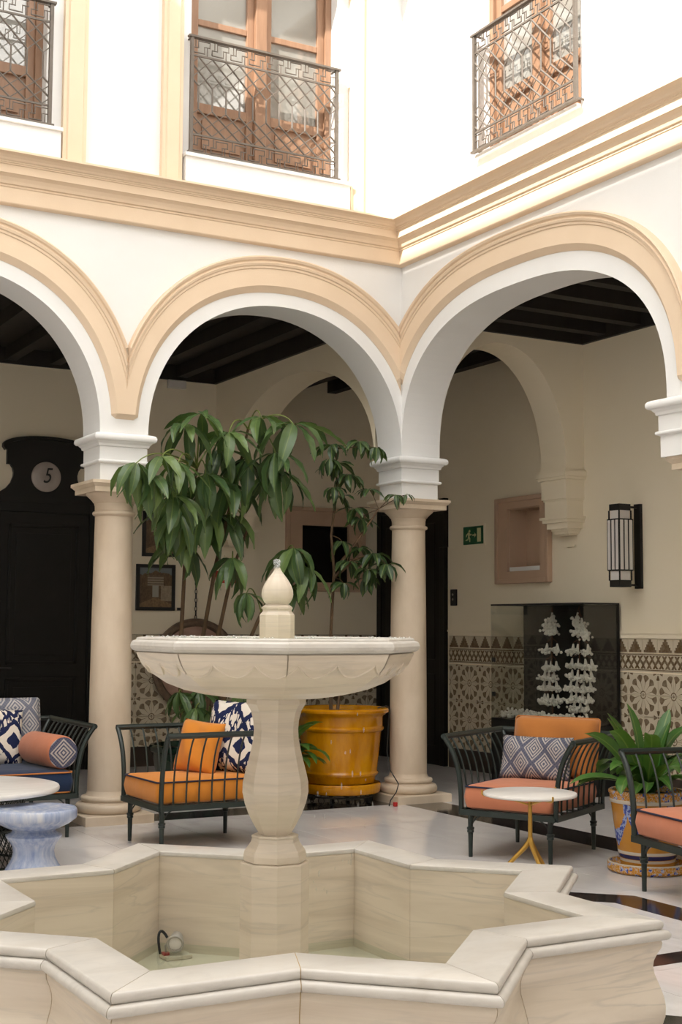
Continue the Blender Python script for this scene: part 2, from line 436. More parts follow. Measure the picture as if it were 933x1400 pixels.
def arcade(arches, send, mp, n, b, wins, ztop):
    """wall from s=send to 0 with arches below and window openings above"""
    m = MB()
    edges = []
    for (s0, s1) in arches:
        c = (s0+s1)/2; a = (s1-s0)/2
        pts = sup(a, b, n, c, ZS)
        for d in (0, T):
            for (p, q) in zip(pts, pts[1:]):
                m.quad(mp(p[0], d, p[1]), mp(q[0], d, q[1]), mp(q[0], d, ZA), mp(p[0], d, ZA))
        for (p, q) in zip(pts, pts[1:]):
            m.quad(mp(p[0], 0, p[1]), mp(q[0], 0, q[1]), mp(q[0], T, q[1]), mp(p[0], T, p[1]))
    bl = sorted([(s0, s1) for s0, s1 in arches]); cur = send
    for (s0, s1) in bl+[(0., 0.)]:
        if s0-cur > .01:
            for d in (0, T): m.quad(mp(cur, d, ZS), mp(s0, d, ZS), mp(s0, d, ZA), mp(cur, d, ZA))
            m.quad(mp(cur, 0, ZS), mp(s0, 0, ZS), mp(s0, T, ZS), mp(cur, T, ZS))
        cur = s1
    # upper storey with openings
    xs = sorted({send, 0.}|{w for o in wins for w in o[:2]}); zs = sorted({ZA, ztop}|{w for o in wins for w in o[2:]})
    for i in range(len(xs)-1):
        for j in range(len(zs)-1):
            cx = (xs[i]+xs[i+1])/2; cz = (zs[j]+zs[j+1])/2
            if any(o[0] < cx < o[1] and o[2] < cz < o[3] for o in wins): continue
            for d in (0, T): m.quad(mp(xs[i], d, zs[j]), mp(xs[i+1], d, zs[j]), mp(xs[i+1], d, zs[j+1]), mp(xs[i], d, zs[j+1]))
    for (a0, a1, z0, z1) in wins:
        for (p, q) in (((a0, z0), (a1, z0)), ((a1, z0), (a1, z1)), ((a1, z1), (a0, z1)), ((a0, z1), (a0, z0))):
            m.quad(mp(p[0], 0, p[1]), mp(q[0], 0, q[1]), mp(q[0], T, q[1]), mp(p[0], T, p[1]))
    return m
N_WIN = [(-1.95, -.64, 5.08, 7.4), (-4.41, -3.10, 5.08, 7.4), (-6.87, -5.56, 5.08, 7.4)]
E_WIN = [(-2.36, -1.13, 5.08, 7.4), (-5.5, -4.27, 5.08, 7.4), (-9.2, -7.97, 5.08, 7.4)]
wl = arcade(N_ARCH, CX0, mapN, 2.1, 1.12, N_WIN, ZT); wl.box(0.0, T, 0, T, ZS, ZT)
struct(wl.build('wall_left', 'plaster'), 'white arcade wall facing the fountain, two tall balcony windows above round arches', 'wall')
wr = arcade(E_ARCH, CY0, mapE, 2.5, 1.11, E_WIN, ZT)
struct(wr.build('wall_right', 'plaster'), 'white arcade wall with a wide flat arch, sunlit above its cornice', 'wall')
# opposite walls of the courtyard
w = MB().box(CX0-.3, CX0, CY0-.3, .3, 0, 11.15); struct(w.build('wall_west', 'plaster'), 'tall plain white courtyard wall opposite the sunlit wall', 'wall')
w = MB().box(CX0-.3, DE+.2, CY0-.3, CY0, 0, 13); struct(w.build('wall_south', 'plaster'), 'plain white courtyard wall opposite the two balcony windows, unseen, raised to hold back sky light', 'wall')  # out of view; height and nearness chosen to cut sky light on wall_left

m = MB().box(CX0, DE+.2, -.75, DN+.2, ZT, ZT+.16).box(-.75, DE+.2, CY0, -.75, ZT, ZT+.16); struct(m.build('added_shade_eaves', 'plaster'), 'unseen overhanging eaves added to shade the upper walls from the sky', 'roof')  # out of view, added to keep overhead sky light off the upper walls
# cornice: profile (projection, z) swept along each wall and mitred in the corner
PROF = [(0, 4.462), (.052, 4.466), (.058, 4.473), (.058, 4.580), (.066, 4.586), (.066, 4.598), (.080, 4.603), (.088, 4.622), (.103, 4.646), (.126, 4.662), (.136, 4.664), (.136, 4.722),
        (.144, 4.726), (.144, 4.733), (.152, 4.737), (.152, 4.744), (.164, 4.750), (.172, 4.763), (.192, 4.778), (.222, 4.786), (.230, 4.789), (.230, 4.804), (0, 4.812)]
def cornice(name, ends, label):
    m = MB(); vs = []; k = len(PROF)
    vs = [ends(p, 0)+(z,) for p, z in PROF]+[ends(p, 1)+(z,) for p, z in PROF]
    m.add(vs, [(i, i+1, k+i+1, k+i) for i in range(k-1)])
    return struct(m.build(name, 'tan'), label, 'cornice')
cornice('trim_1', lambda p, e: (CX0+p, -p) if e else (-p, -p), 'peach moulded cornice running above the round arches, under the balcony windows')
cornice('trim_2', lambda p, e: (-p, CY0+p) if e else (-p, -p), 'peach moulded cornice striped by sunlight above the wide flat arch')
cornice('trim_3', lambda p, e: (CX0+p, CY0+p) if e else (CX0+p, -p), 'peach moulded cornice on the tall courtyard wall opposite the sunlit wall')
cornice('trim_4', lambda p, e: (-p, CY0+p) if e else (CX0+p, CY0+p), 'peach moulded cornice on the courtyard wall facing the balcony windows')

# peach archivolts
FL = .042
def archivolt(name, c, inner, outer, n, lo, hi, mp, label):
    prof = [(0, 0), (.0, .004), (.17, FL), (.60, FL), (.64, FL), (.66, .050), (.72, .050), (.74, .060), (.80, .066), (.83, .056), (.86, .056), (.89, .070), (.95, .078), (.985, .072), (1.0, .060), (1.0, 0)]
    m = MB(); K = 72; rows = []
    for f, pr in prof:
        a = inner[0]+(outer[0]-inner[0])*f; b = inner[1]+(outer[1]-inner[1])*f
        pts = sup(a, b, n, c, ZS, K, 3.01); row = []; base = sup(inner[0], inner[1], n, c, ZS, K, 3.01)
        for (s, z), (s0_, z0_) in zip(pts, base):
            q = pr; h_ = hi
            if hi == -FL:                  # inner corner: taper and mitre the two bands
                q = min(pr, 1.6*max(0, -s0_)+.002); h_ = -min(q, FL)
                if s0_ > -.004: row.append(mp(min(s, -.003), .003, z)); continue
            elif s0_ > hi or s0_ < lo:       # buried where the neighbouring arch takes over
                row.append(mp(max(lo, min(hi, s)), .003, z)); continue
            if s < lo: s = lo; q = min(pr, FL)
            if s > h_: s = h_; q = min(q, FL)
            row.append(mp(s, -q, z))
        if f > 0: # chamfered foot
            s0 = max(lo, min(hi, pts[0][0])); s1 = max(lo, min(hi, pts[-1][0]))
            row = [mp(s0, .003 if row[0] == mp(s0, .003, pts[0][1]) else 0, 2.975)]+row+[mp(s1, .003 if row[-1] == mp(s1, .003, pts[-1][1]) else 0, 2.975)]
        else: row = [mp(max(lo, min(hi, pts[0][0])), .003 if not lo <= pts[0][0] <= hi else 0, 3.0)]+row+[mp(max(lo, min(hi, pts[-1][0])), .003 if not lo <= pts[-1][0] <= hi else 0, 3.0)]
        if hi == -FL: row[-1] = mp(-.003, .004, 2.975)
        rows.append(row)
    W = len(rows[0])
    m.add([v for r_ in rows for v in r_], [(j*W+i, j*W+i+1, (j+1)*W+i+1, (j+1)*W+i) for j in range(len(rows)-1) for i in range(W-1)])
    return struct(m.build(name, 'tan', smooth=22), label, 'archivolt')
lab = ['peach moulded archivolt over the round arch next to the courtyard corner', 'peach moulded archivolt over the round arch in front of the door with the round plaque', 'peach moulded archivolt over the third round arch from the courtyard corner']
for i, (s0, s1) in enumerate(N_ARCH):
    archivolt('trim_%d' % (5+i), (s0+s1)/2, (1.215, 1.225), (1.42, 1.51), 2.15, s0-.19, (s1+.19 if i else -FL), mapN, lab[i])
lab = ['peach moulded archivolt over the wide flat arch next to the courtyard corner', 'peach moulded archivolt over the second wide flat arch from the courtyard corner', 'peach moulded archivolt over the third wide flat arch from the courtyard corner']
for i, (s0, s1) in enumerate(E_ARCH):
    archivolt('trim_%d' % (8+i), (s0+s1)/2, (1.69, 1.245), (1.90, 1.51), 2.5, s0-.30, (s1+.30 if i else -FL), mapE, lab[i])

# upper storey pilasters and sills (left wall)
def pilaster(i, x0, x1, label):
    w = x1-x0
    m = MB().prism([(x0, 0), (x0, -.05), (x0+.025, -.05), (x0+.035, -.065), (x1-.035, -.065), (x1-.025, -.05), (x1, -.05), (x1, 0)], 'z', 4.80, ZT)
    return struct(m.build('trim_%d' % i, 'tan'), label, 'pilaster')
pilaster(11, -2.98, -2.80, 'peach pilaster beside the brown shaded balcony window')
pilaster(12, -2.196, -2.03, 'peach pilaster between the two balcony windows, next to the sunlit one')
pilaster(13, -.53, -.38, 'narrow peach pilaster between the balcony window and the courtyard corner')
pilaster(14, -4.70, -4.53, 'peach pilaster on the far side of the shaded balcony window')
for i, (a, b) in enumerate(((-2.02, -.54), (-4.47, -2.99))):
    t = thing('trim_%d' % (15+i), ('white plaster plinth under the sunlit iron balcony', 'white plaster plinth under the shaded iron balcony')[i], 'sill', kind='structure')
    MB().box(a+.01, b-.01, -.075, 0, 4.80, 5.055).build('plinth_block', 'plaster', t)
    MB().box(a, b, -.095, .1, 5.055, 5.085).build('sill_slab', 'plaster', t, bevel=.005)
m = MB().box(-.04, .1, -2.36, -1.13, 5.06, 5.085); struct(m.build('trim_17', 'plaster'), 'thin white sill under the sunlit balcony on the right wall', 'sill')

# balcony windows ---------------------------------------------------
def window(n, a0, a1, mp, label, light):
    """double-leaf glazed door with wooden lower panels; s runs a0..a1, recess positive d"""
    t = thing('window_%d' % n, label, 'window', kind='structure')
    d0, d1 = .13, .19; z0, z1 = 5.085, 7.4; mid = (a0+a1)/2
    def bx(m, s0, s1, e0, e1, y0, y1):
        p = [mp(s0, e0, y0), mp(s1, e1, y1)]; lo = [min(u, v) for u, v in zip(*p)]; hi = [max(u, v) for u, v in zip(*p)]
        return m.box(lo[0], hi[0], lo[1], hi[1], lo[2], hi[2])
    fr = MB(); bx(fr, a0, a0+.055, d0-.03, d1, z0, z1); bx(fr, a1-.055, a1, d0-.03, d1, z0, z1); bx(fr, a0, a1, d0-.03, d1, z1-.06, z1)
    fr.build('window_frame', 'wood', t, bevel=.004)
    bx(MB(), mid-.05, mid+.05, d0-.045, d1, z0, z1-.06).build('meeting_stile', 'wood', t, bevel=.006)
    for (s0, s1) in ((a0+.055, mid-.05), (mid+.05, a1-.055)):
        leaf = MB(); w = .06
        bx(leaf, s0, s0+w, d0, d1, z0, z1-.06); bx(leaf, s1-w, s1, d0, d1, z0, z1-.06); bx(leaf, s0+w, s1-w, d0, d1, z0, z0+.09)
        bx(leaf, s0+w, s1-w, d0, d1, z0+.42, z0+.50); bx(leaf, s0+w, s1-w, d0+.005, d1, z0+1.14, z0+1.19); bx(leaf, s0+w, s1-w, d0+.005, d1, z0+1.72, z0+1.77); bx(leaf, s0+w, s1-w, d0, d1, z1-.14, z1-.06)
        lf = leaf.build('door_leaf', 'wood', t, bevel=.004)
        pn = MB(); bx(pn, s0+w, s1-w, d0+.03, d1-.01, z0+.09, z0+.42); bx(pn, s0+w+.05, s1-w-.05, d0+.015, d1-.01, z0+.14, z0+.37); pn.build('lower_panel', 'wood', lf)
        for (y0, y1) in ((z0+.50, z0+1.14), (z0+1.19, z0+1.72), (z0+1.77, z1-.14)):
            bx(MB(), s0+w, s1-w, d0+.03, d0+.038, y0, y1).build('pane', 'pane', lf)
window(1, *N_WIN[0][:2], mapN, 'brown wooden balcony window between two peach pilasters, half in sunlight', 0)
window(2, *N_WIN[1][:2], mapN, 'dark brown wooden balcony window fully in shade', 0)
window(3, *E_WIN[0][:2], mapE, 'orange brown wooden balcony window in full sun on the right wall', 0)
window(4, *N_WIN[2][:2], mapN, 'wooden balcony window farthest from the courtyard corner on the left wall', 0)
window(5, *E_WIN[1][:2], mapE, 'wooden balcony window second from the courtyard corner on the right wall', 0)
window(6, *E_WIN[2][:2], mapE, 'wooden balcony window third from the courtyard corner on the right wall', 0)

def railing(a0, a1, mp, label, flip=False):
    t = thing('balcony_railing', label, 'railing', mp((a0+a1)/2, -.07, 5.085), group='iron balcony railings')
    o = Vector(t.location); d = -.07; z0 = 5.095; z1 = 6.01
    L = lambda s, dd, z: tuple(Vector(mp(s, dd, z))-o)
    def bar(name, pts, r, n=6):
        return MB().tube([L(*p) for p in pts], r, n).build(name, 'iron', t, smooth=True)
    def flat(name, s0, s1, d0, d1, y0, y1):
        p = [L(s0, d0, y0), L(s1, d1, y1)]; lo = [min(u, v) for u, v in zip(*p)]; hi = [max(u, v) for u, v in zip(*p)]
        return MB().box(lo[0], hi[0], lo[1], hi[1], lo[2], hi[2]).build(name, 'iron', t)
    flat('handrail', a0-.03, a1+.03, d-.022, d+.022, z1, z1+.016)
    flat('bottom_rail', a0-.03, a1+.03, d-.022, d+.012, z0-.012, z0+.004)
    zA, zB = z1-.145, z0+.15
    flat('middle_rail', a0, a1, d-.006, d+.006, zA, zA+.014); flat('middle_rail', a0, a1, d-.006, d+.006, zB-.014, zB)
    for s in (a0, a1): flat('end_post', s-.013, s+.013, d-.013, d+.013, z0, z1)
    for s in (a0, a1):
        bar('wall_stay', [(s, d, z1+.008), (s, .02, z1+.008)], .009); bar('wall_stay', [(s, d, z0+.01), (s, .02, z0+.01)], .009)
    # lattice: kinked uprights and thinner counter diagonals
    w = a1-a0; zu, zd = zA-.235, zB+.20; k = 11; st = w/k
    sg = -1 if flip else 1
    def clip(p, q):
        (s0, e0), (s1, e1) = p, q
        if s0 == s1: return [p, q] if a0 <= s0 <= a1 else None
        t0, t1 = sorted(((a0-s0)/(s1-s0), (a1-s0)/(s1-s0))); t0 = max(0, t0); t1 = min(1, t1)
        if t1-t0 < .05: return None
        f = lambda u: (s0+(s1-s0)*u, e0+(e1-e0)*u)
        return [f(t0), f(t1)]
    for i in range(-3, k+4):
        s = a0+(i+.5)*st; run = 2.0*st
        for nm, rad, segs in (('bar', .0075, [((s-sg*run, zA), (s, zu)), ((s, zu), (s, zd)), ((s, zd), (s+sg*run, zB))]),
                              ('counter_bar', .0042, [((s+sg*run, zA), (s, zu)), ((s, zd), (s-sg*run, zB))])):
            parts = [clip(*q) for q in segs]; parts = [q for q in parts if q]
            if not parts: continue
            m = MB()
            for q in parts:
                m.tube([L(q[0][0], d, q[0][1]), L(q[1][0], d, q[1][1])], rad, 5)
                if nm == 'counter_bar': m.build(nm, 'iron', t); m = MB()
            if m.v: m.build(nm, 'iron', t)
    # meander friezes of interlocking keys
    kk = 8; ks = w/kk
    for (y0, y1, inv) in ((zA+.018, z1-.004, 0), (z0+.006, zB-.018, 0)):
        h = y1-y0
        for i in range(kk):
            s = a0+i*ks; m = MB()
            for pts in ([(.06, .12), (.06, .45), (.34, .45), (.34, .90), (.94, .90), (.94, .55), (.66, .55), (.66, .12), (.06, .12)],):
                m.tube([L(s+ks*u, d, y0+h*v) for u, v in pts], .0055, 5)
            m.tube([L(s+ks*.20, d, y0+h*.45), L(s+ks*.20, d, y1)], .0045, 5); m.tube([L(s+ks*.80, d, y0), L(s+ks*.80, d, y0+h*.55)], .0045, 5)
            m.build('key_motif', 'iron', t)
    return t
railing(-1.97, -.68, mapN, 'iron lattice balcony railing in front of the half-sunlit brown window')
railing(-4.40, -3.09, mapN, 'iron lattice balcony railing in front of the shaded dark window')
railing(-2.39, -1.17, mapE, 'iron lattice balcony railing bleached by full sun on the right wall', True)

# columns ------------------------------------------------------------
def column(x, y, label, hw=.19, grp='marble arcade columns', pb=.262):
    t = thing('arcade_column', label, 'column', (x, y, 0), group=grp)
    MB().square([(pb, 0), (pb, .062), (pb-.004, .068)]).build('plinth', 'column', t)
    tor = [(.235, .068)]+[(.215+.028*math.cos(a), .104+.036*math.sin(a)) for a in [R(-80+20*i) for i in range(9)]]
    tor += [(.196, .142), (.192, .152)]+[(.188+.016*math.cos(a), .170+.018*math.sin(a)) for a in [R(-90+30*i) for i in range(7)]]+[(.170, .192), (.162, .205), (.157, .225)]
    MB().lathe(tor, 40).build('base', 'column', t, smooth=True)
    MB().lathe([(.156, .22), (.156, .5), (.154, 1.0), (.149, 1.6), (.143, 2.1), (.141, 2.262)], 40).build('shaft', 'column', t, smooth=True)
    MB().lathe([(.141, 2.255)]+[(.146+.016*math.cos(a), 2.278+.016*math.sin(a)) for a in [R(-90+30*i) for i in range(7)]]+[(.143, 2.296)], 40).build('astragal', 'column', t, smooth=True)
    MB().lathe([(.143, 2.29), (.144, 2.335), (.149, 2.345), (.149, 2.355), (.157, 2.36), (.168, 2.375), (.188, 2.395), (.204, 2.408), (.214, 2.425), (.214, 2.43)], 40).build('echinus', 'column', t, smooth=True)
    MB().square([(.232, 2.425), (.232, 2.462), (.238, 2.466), (.252, 2.482), (.258, 2.486), (.258, 2.508), (.2, 2.512)]).build('abacus', 'column', t)
    b = [(hw-.012, 2.505), (hw-.012, 2.638), (hw-.002, 2.642)]+[(hw+.003+.010*math.cos(a), 2.655+.012*math.sin(a)) for a in [R(-60+30*i) for i in range(5)]]+[(hw-.004, 2.668), (hw-.004, 2.765), (hw+.008, 2.770), (hw+.012, 2.786), (hw+.026, 2.800), (hw+.030, 2.808)]
    b += [(hw+.036+.018*math.cos(a), 2.832+.026*math.sin(a)) for a in [R(-70+20*i) for i in range(8)]]+[(hw+.03, 2.862), (hw-.003, 2.870)]
    MB().square(b).build('impost', 'plaster', t)
    return t
column(.19, .19, 'marble column in the courtyard corner beside the yellow planter')
column(-2.44, .19, 'marble column between the blue sofa and the orange-cushioned armchair')
column(-5.07, .19, 'marble column at the far end of the blue sofa')
column(.19, -3.48, 'marble column behind the blue and yellow painted pot', .29, pb=.235)
column(.19, -7.24, 'second marble column after the painted pot along the wide arches', .29)

# gallery walls with holes -------------------------------------------
def holed(mp, s0, s1, z0, z1, d0, d1, holes):
    m = MB(); xs = sorted({s0, s1}|{h[0] for h in holes}|{h[1] for h in holes}); zs = sorted({z0, z1}|{h[2] for h in holes}|{h[3] for h in holes})
    for i in range(len(xs)-1):
        for j in range(len(zs)-1):
            cx = (xs[i]+xs[i+1])/2; cz = (zs[j]+zs[j+1])/2
            if any(h[0] < cx < h[1] and h[2] < cz < h[3] for h in holes): continue
            m.quad(mp(xs[i], d0, zs[j]), mp(xs[i+1], d0, zs[j]), mp(xs[i+1], d0, zs[j+1]), mp(xs[i], d0, zs[j+1]))
    for h in holes:
        e = d0+h[4]
        for (p, q) in (((h[0], h[2]), (h[1], h[2])), ((h[1], h[2]), (h[1], h[3])), ((h[1], h[3]), (h[0], h[3])), ((h[0], h[3]), (h[0], h[2]))):
            m.quad(mp(p[0], d0, p[1]), mp(q[0], d0, q[1]), mp(q[0], e, q[1]), mp(p[0], e, p[1]))
        m.quad(mp(h[0], e, h[2]), mp(h[1], e, h[2]), mp(h[1], e, h[3]), mp(h[0], e, h[3]))
    return m
NIN = (1.02, 1.61, 1.93, 2.56, .3); NIE = (.722, 1.244, 1.985, 2.60, .22)
wb = holed(mapN, CX0, DE, 0, ZC+.05, DN, DN+.2, [NIN]); wb = struct(wb.build('wall_back', 'gallery'), 'cream gallery wall behind the round arches with black door and tiled dado', 'wall')
we = holed(mapE, CY0, DN, 0, ZC+.05, DE, DE+.2, [NIE]); we = struct(we.build('wall_east', 'gallery'), 'cream gallery wall with sconce, niche and tiled dado behind the wide arch', 'wall')
m = MB().box(CX0-.2, CX0, .3, DN, 0, ZC); struct(m.build('wall_gallery_west', 'gallery'), 'cream end wall of the gallery beyond the blue sofa', 'wall')
m = MB().box(T, DE, CY0-.2, CY0, 0, ZC); struct(m.build('wall_gallery_south', 'gallery'), 'cream end wall of the gallery behind the wide arches', 'wall')

# transverse arches in the galleries
def transverse(name, face, back, lo, hi, wall_at, mp, b, label, cname):
    """diaphragm wall: s along its span, from lo to hi, springing from corbels"""
    m = MB(); c = (lo+hi)/2; a = (hi-lo)/2; pts = sup(a, b, 2.05, c, 2.88, 40)
    for d in (face, back):
        for p, q in zip(pts, pts[1:]): m.quad(mp(p[0], d, p[1]), mp(q[0], d, q[1]), mp(q[0], d, ZC), mp(p[0], d, ZC))
        m.quad(mp(hi, d, 2.88), mp(wall_at, d, 2.88), mp(wall_at, d, ZC), mp(hi, d, ZC)); m.quad(mp(lo, d, 2.88), mp(T, d, 2.88), mp(T, d, ZC), mp(lo, d, ZC))
    for p, q in zip(pts, pts[1:]): m.quad(mp(p[0], face, p[1]), mp(q[0], face, q[1]), mp(q[0], back, q[1]), mp(p[0], back, p[1]))
    w = struct(m.build(name, 'gallery'), label, 'arch')
    # stepped corbel on the outer wall
    st = [(0, 2.17, .0, .012), (0, 2.185, .01, .018)]
    pr = [(.10, .11, 2.285, 2.30), (.13, .08, 2.30, 2.325), (.15, .06, 2.325, 2.345), (.175, .03, 2.345, 2.37), (.205, .0, 2.40, 2.43), (.225, -.02, 2.43, 2.452), (.19, .02, 2.452, 2.60), (.20, .01, 2.60, 2.615), (.215, -.0, 2.615, 2.79), (.24, -.025, 2.79, 2.815), (.255, -.04, 2.815, 2.862), (.235, -.02, 2.862, 2.88), (.175, .03, 2.37, 2.40)]
    k = (wall_at-hi)/.21
    f0, b0 = min(face, back), max(face, back)
    def bx(mm, out, ins, z0, z1):
        p = [mp(wall_at-out*k, f0+ins, z0), mp(wall_at, b0-ins, z1)]; l = [min(u, v) for u, v in zip(*p)]; h = [max(u, v) for u, v in zip(*p)]
        mm.box(l[0], h[0], l[1], h[1], l[2], h[2])
    cm = MB()
    for o, ins, z0, z1 in pr: bx(cm, o, ins, z0, z1)
    bx(cm, .02, .12, 2.185, 2.20)
    cm.build('corbel', 'gallery', w)
    return w
transverse('wall_transverse_left', -.03, .33, .40, 3.44, DN, lambda s, d, z: (d, s, z), .98, 'cream transverse arch across the gallery behind the umbrella tree', 'corbel')
transverse('wall_transverse_right', .10, .46, .39, 1.82, DE, lambda s, d, z: (s, d, z), 1.08, 'cream transverse arch on a stepped corbel beside the wall niche', 'corbel')

# ceilings with beams
ce = struct(MB().box(CX0, DE, T, DN, ZC, ZC+.06).build('ceiling', 'beam'), 'dark timber ceiling of the gallery behind the round arches', 'ceiling')
x = CX0+.3
for i in range(21):
    MB().box(x, x+.11, T, DN, ZC-.13, ZC).build('beam', 'beam', ce); x += .46
MB().box(CX0, -.03, DN-.04, DN, ZC-.16, ZC-.0).build('wall_plate', 'beam', ce); MB().box(-.07, -.03, T, DN, ZC-.16, ZC).build('wall_plate', 'beam', ce)
ce2 = struct(MB().box(T, DE, CY0, T, ZC, ZC+.06).build('ceiling_right', 'beam'), 'dark timber ceiling of the gallery behind the wide arch', 'ceiling')
y = -.16
for i in range(16):
    MB().box(T, DE, y-.11, y, ZC-.13, ZC).build('beam', 'beam', ce2); y -= .46
MB().box(DE-.04, DE, CY0, .1, ZC-.16, ZC).build('wall_plate', 'beam', ce2); MB().box(T, DE, .06, .1, ZC-.16, ZC).build('wall_plate', 'beam', ce2)

# dado tiles -----------------------------------------------------------
def dado(parent, ax, lo, hi, skip=()):
    mp = mapN if ax == 'x' else mapE; D = DN if ax == 'x' else DE; g = .0012
    kinds = [('floral', .185, [1.06-.185*(i+1) for i in range(4)], .185), ('lace', .185, [1.072], .158), ('steps', .185, [1.232], .122)]
    def tmesh(w, h, mat):
        m = MB(); b = .004; t = .009
        p = [mp(g, 0, g), mp(w-g, 0, g), mp(w-g, 0, h-g), mp(g, 0, h-g)]; q = [mp(g+b, -t, g+b), mp(w-g-b, -t, g+b), mp(w-g-b, -t, h-g-b), mp(g+b, -t, h-g-b)]
        m.add(p+q, [(4, 5, 6, 7), (0, 1, 5, 4), (1, 2, 6, 5), (2, 3, 7, 6), (3, 0, 4, 7)]); return m.mesh('tile', mat)
    n = int(round((hi-lo)/.185))
    for kind, w, zs, h in kinds:
        me = tmesh(w, h, 'tile_%s_%s' % (kind, ax))
        for z in zs:
            for i in range(n):
                s = lo+i*w
                if any(a < s+w/2 < b for a, b in skip): continue
                o = link('tile', me, parent); o.location = mp(s, D, z)
    me = tmesh(.185, .12, 'tile_floral_'+ax)
    for i in range(n):
        s = lo+i*.185
        if any(a < s+.09 < b for a, b in skip): continue
        o = link('tile', me, parent); o.location = mp(s, D, .20)
    def bx(s0, s1, e0, e1, z0, z1, name, mat):
        p = [mp(s0, D-e1, z0), mp(s1, D-e0, z1)]; l = [min(u, v) for u, v in zip(*p)]; h = [max(u, v) for u, v in zip(*p)]
        MB().box(l[0], h[0], l[1], h[1], l[2], h[2]).build(name, mat, parent)
    bx(lo, lo+n*.185, 0, .02, 1.354, 1.395, 'dado_ledge', 'gallery'); bx(lo, lo+n*.185, 0, .03, 1.395, 1.415, 'dado_ledge', 'gallery')
    bx(lo, lo+n*.185, 0, .014, 0, .20, 'skirting', 'dark_base')
dado(wb, 'x', -1.27, DE-.02)
dado(we, 'y', TILE0['y'], 2.30)

# floor ------------------------------------------------------------------
fl = struct(MB().box(CX0, DE, CY0, DN, -.1, -.006).build('floor', 'grout'), 'polished cream marble slab floor with black inlaid bands', 'floor')
sm = {}
def slab(x0, x1, y0, y1):
    k = (round(x1-x0, 3), round(y1-y0, 3))
    if k not in sm: sm[k] = MB().box(.0011, k[0]-.0011, .0011, k[1]-.0011, -.006, 0).mesh('slab', 'slab')
    o = link('slab', sm[k], fl); o.location = (x0, y0, 0)
xs = [CX0+.0, ]; 
gx = [-7.7+.7*i for i in range(12)]; gy = [-10.7+.7*i for i in range(17)]
for i in range(11):
    for j in range(16):
        x0 = gx[i]; x1 = gx[i+1]; y0 = gy[j]; y1 = min(gy[j+1], 0)
        x1 = min(x1, 0)
        if x1-x0 > .02 and y1-y0 > .02: slab(x0, x1, y0, y1)
for i in range(11):          # gallery behind the left wall
    for j in range(5): slab(gx[i], gx[i+1], .36+.676*j, .36+.676*(j+1))
for j in range(15): slab(.36, 1.195, -10.14+.7*j, -9.44+.7*j); slab(1.195, 2.03, -10.14+.7*j, -9.44+.7*j)
for j in range(5): slab(.36, 1.195, .36+.676*j, .36+.676*(j+1)); slab(1.195, 2.03, .36+.676*j, .36+.676*(j+1))
bs = MB().box(CX0, .36, .0, .36, -.006, .0008); bs.build('black_band', 'black_stone', fl)
MB().box(.0, .36, CY0, .0, -.006, .0008).build('black_band', 'black_stone', fl)
FC = Vector((-3.643, -4.963, 0))
def octband(ap0, ap1, ph):
    for k in range(8):
        a = ph+k*PI/4; h0 = ap0*math.tan(PI/8); h1 = ap1*math.tan(PI/8); n = Vector((math.cos(a), math.sin(a), 0)); t = Vector((-math.sin(a), math.cos(a), 0))
        p = [FC+n*ap0-t*h0, FC+n*ap0+t*h0, FC+n*ap1+t*h1, FC+n*ap1-t*h1]
        MB().prism([(v.x, v.y) for v in p], 'z', -.005, .0012).build('black_band', 'black_stone', fl)
octband(2.53, 2.75, 0)
MB().prism([(p.x, p.y) for p in ([FC+Vector((1.20, -.54, 0)), FC+Vector((2.42, -1.76, 0)), FC+Vector((2.32, -1.86, 0)), FC+Vector((1.10, -.64, 0))])], 'z', -.005, .0012).build('black_band', 'black_stone', fl)
for k in range(8):
    a = k*PI/4; n = Vector((math.cos(a), math.sin(a), 0)); t = Vector((-math.sin(a), math.cos(a), 0))
    p = [FC+n*1.38-t*.075, FC+n*1.38+t*.075, FC+n*2.53+t*.075, FC+n*2.53-t*.075]
    MB().prism([(v.x, v.y) for v in p], 'z', -.005, .0012).build('black_band', 'black_stone', fl)

# ================================================================== FOUNTAIN
def star(rt_, z, k):       # vertex k of 16, even = tip
    a = R(-45)+k*PI/8; r = rt_ if k % 2 == 0 else rt_*math.cos(PI/4)/math.cos(PI/8)
    return Vector((r*math.cos(a), r*math.sin(a), z))
fo = thing('fountain', 'cream marble star-shaped fountain with octagonal bowl on a baluster', 'fountain', FC)
def edgepiece(name, prof, k, mat, gap=.0012, closed=True):
    m = MB(); vs = []; n = len(prof)
    for e in (0, 1):
        for (r, z) in prof:
            p, q = star(r, z, k), star(r, z, k+1); d = (q-p).normalized()
            vs.append(p+d*gap if e == 0 else q-d*gap)
    fs = [(i, (i+1) % n, n+(i+1) % n, n+i) for i in range(n if closed else n-1)]
    if closed: fs += [tuple(range(n)), tuple(range(2*n-1, n-1, -1))]
    m.add(vs, fs); return m.build(name, mat, fo, smooth=True)
cop = [(1.136, .424), (1.1345, .434), (1.138, .441), (1.146, .443), (1.392, .443), (1.400, .441), (1.406, .434), (1.407, .424), (1.402, .415), (1.394, .411)]
cop += [(1.408+.021*math.cos(a)/.85, .394+.017*math.sin(a)) for a in [R(80-20*i) for i in range(9)]]+[(1.392, .376)]
pan = [(1.396, .378), (1.402, .366), (1.398, .350), (1.384, .328), (1.373, .306), (1.370, .286), (1.374, .262), (1.390, .225), (1.405, .188), (1.411, .155), (1.409, .122), (1.398, .09), (1.380, .062), (1.362, .04), (1.350, .022), (1.348, 0)]
for k in range(16):
    edgepiece('coping_slab', cop, k, 'coping', .0016)
    edgepiece('outer_panel', pan+[(1.30, 0), (1.30, .378)], k, 'fountain', .0018)
    edgepiece('inner_panel', [(1.1375, .0), (1.1375, .423), (1.20, .423), (1.20, 0)], k, 'fountain', .0008)
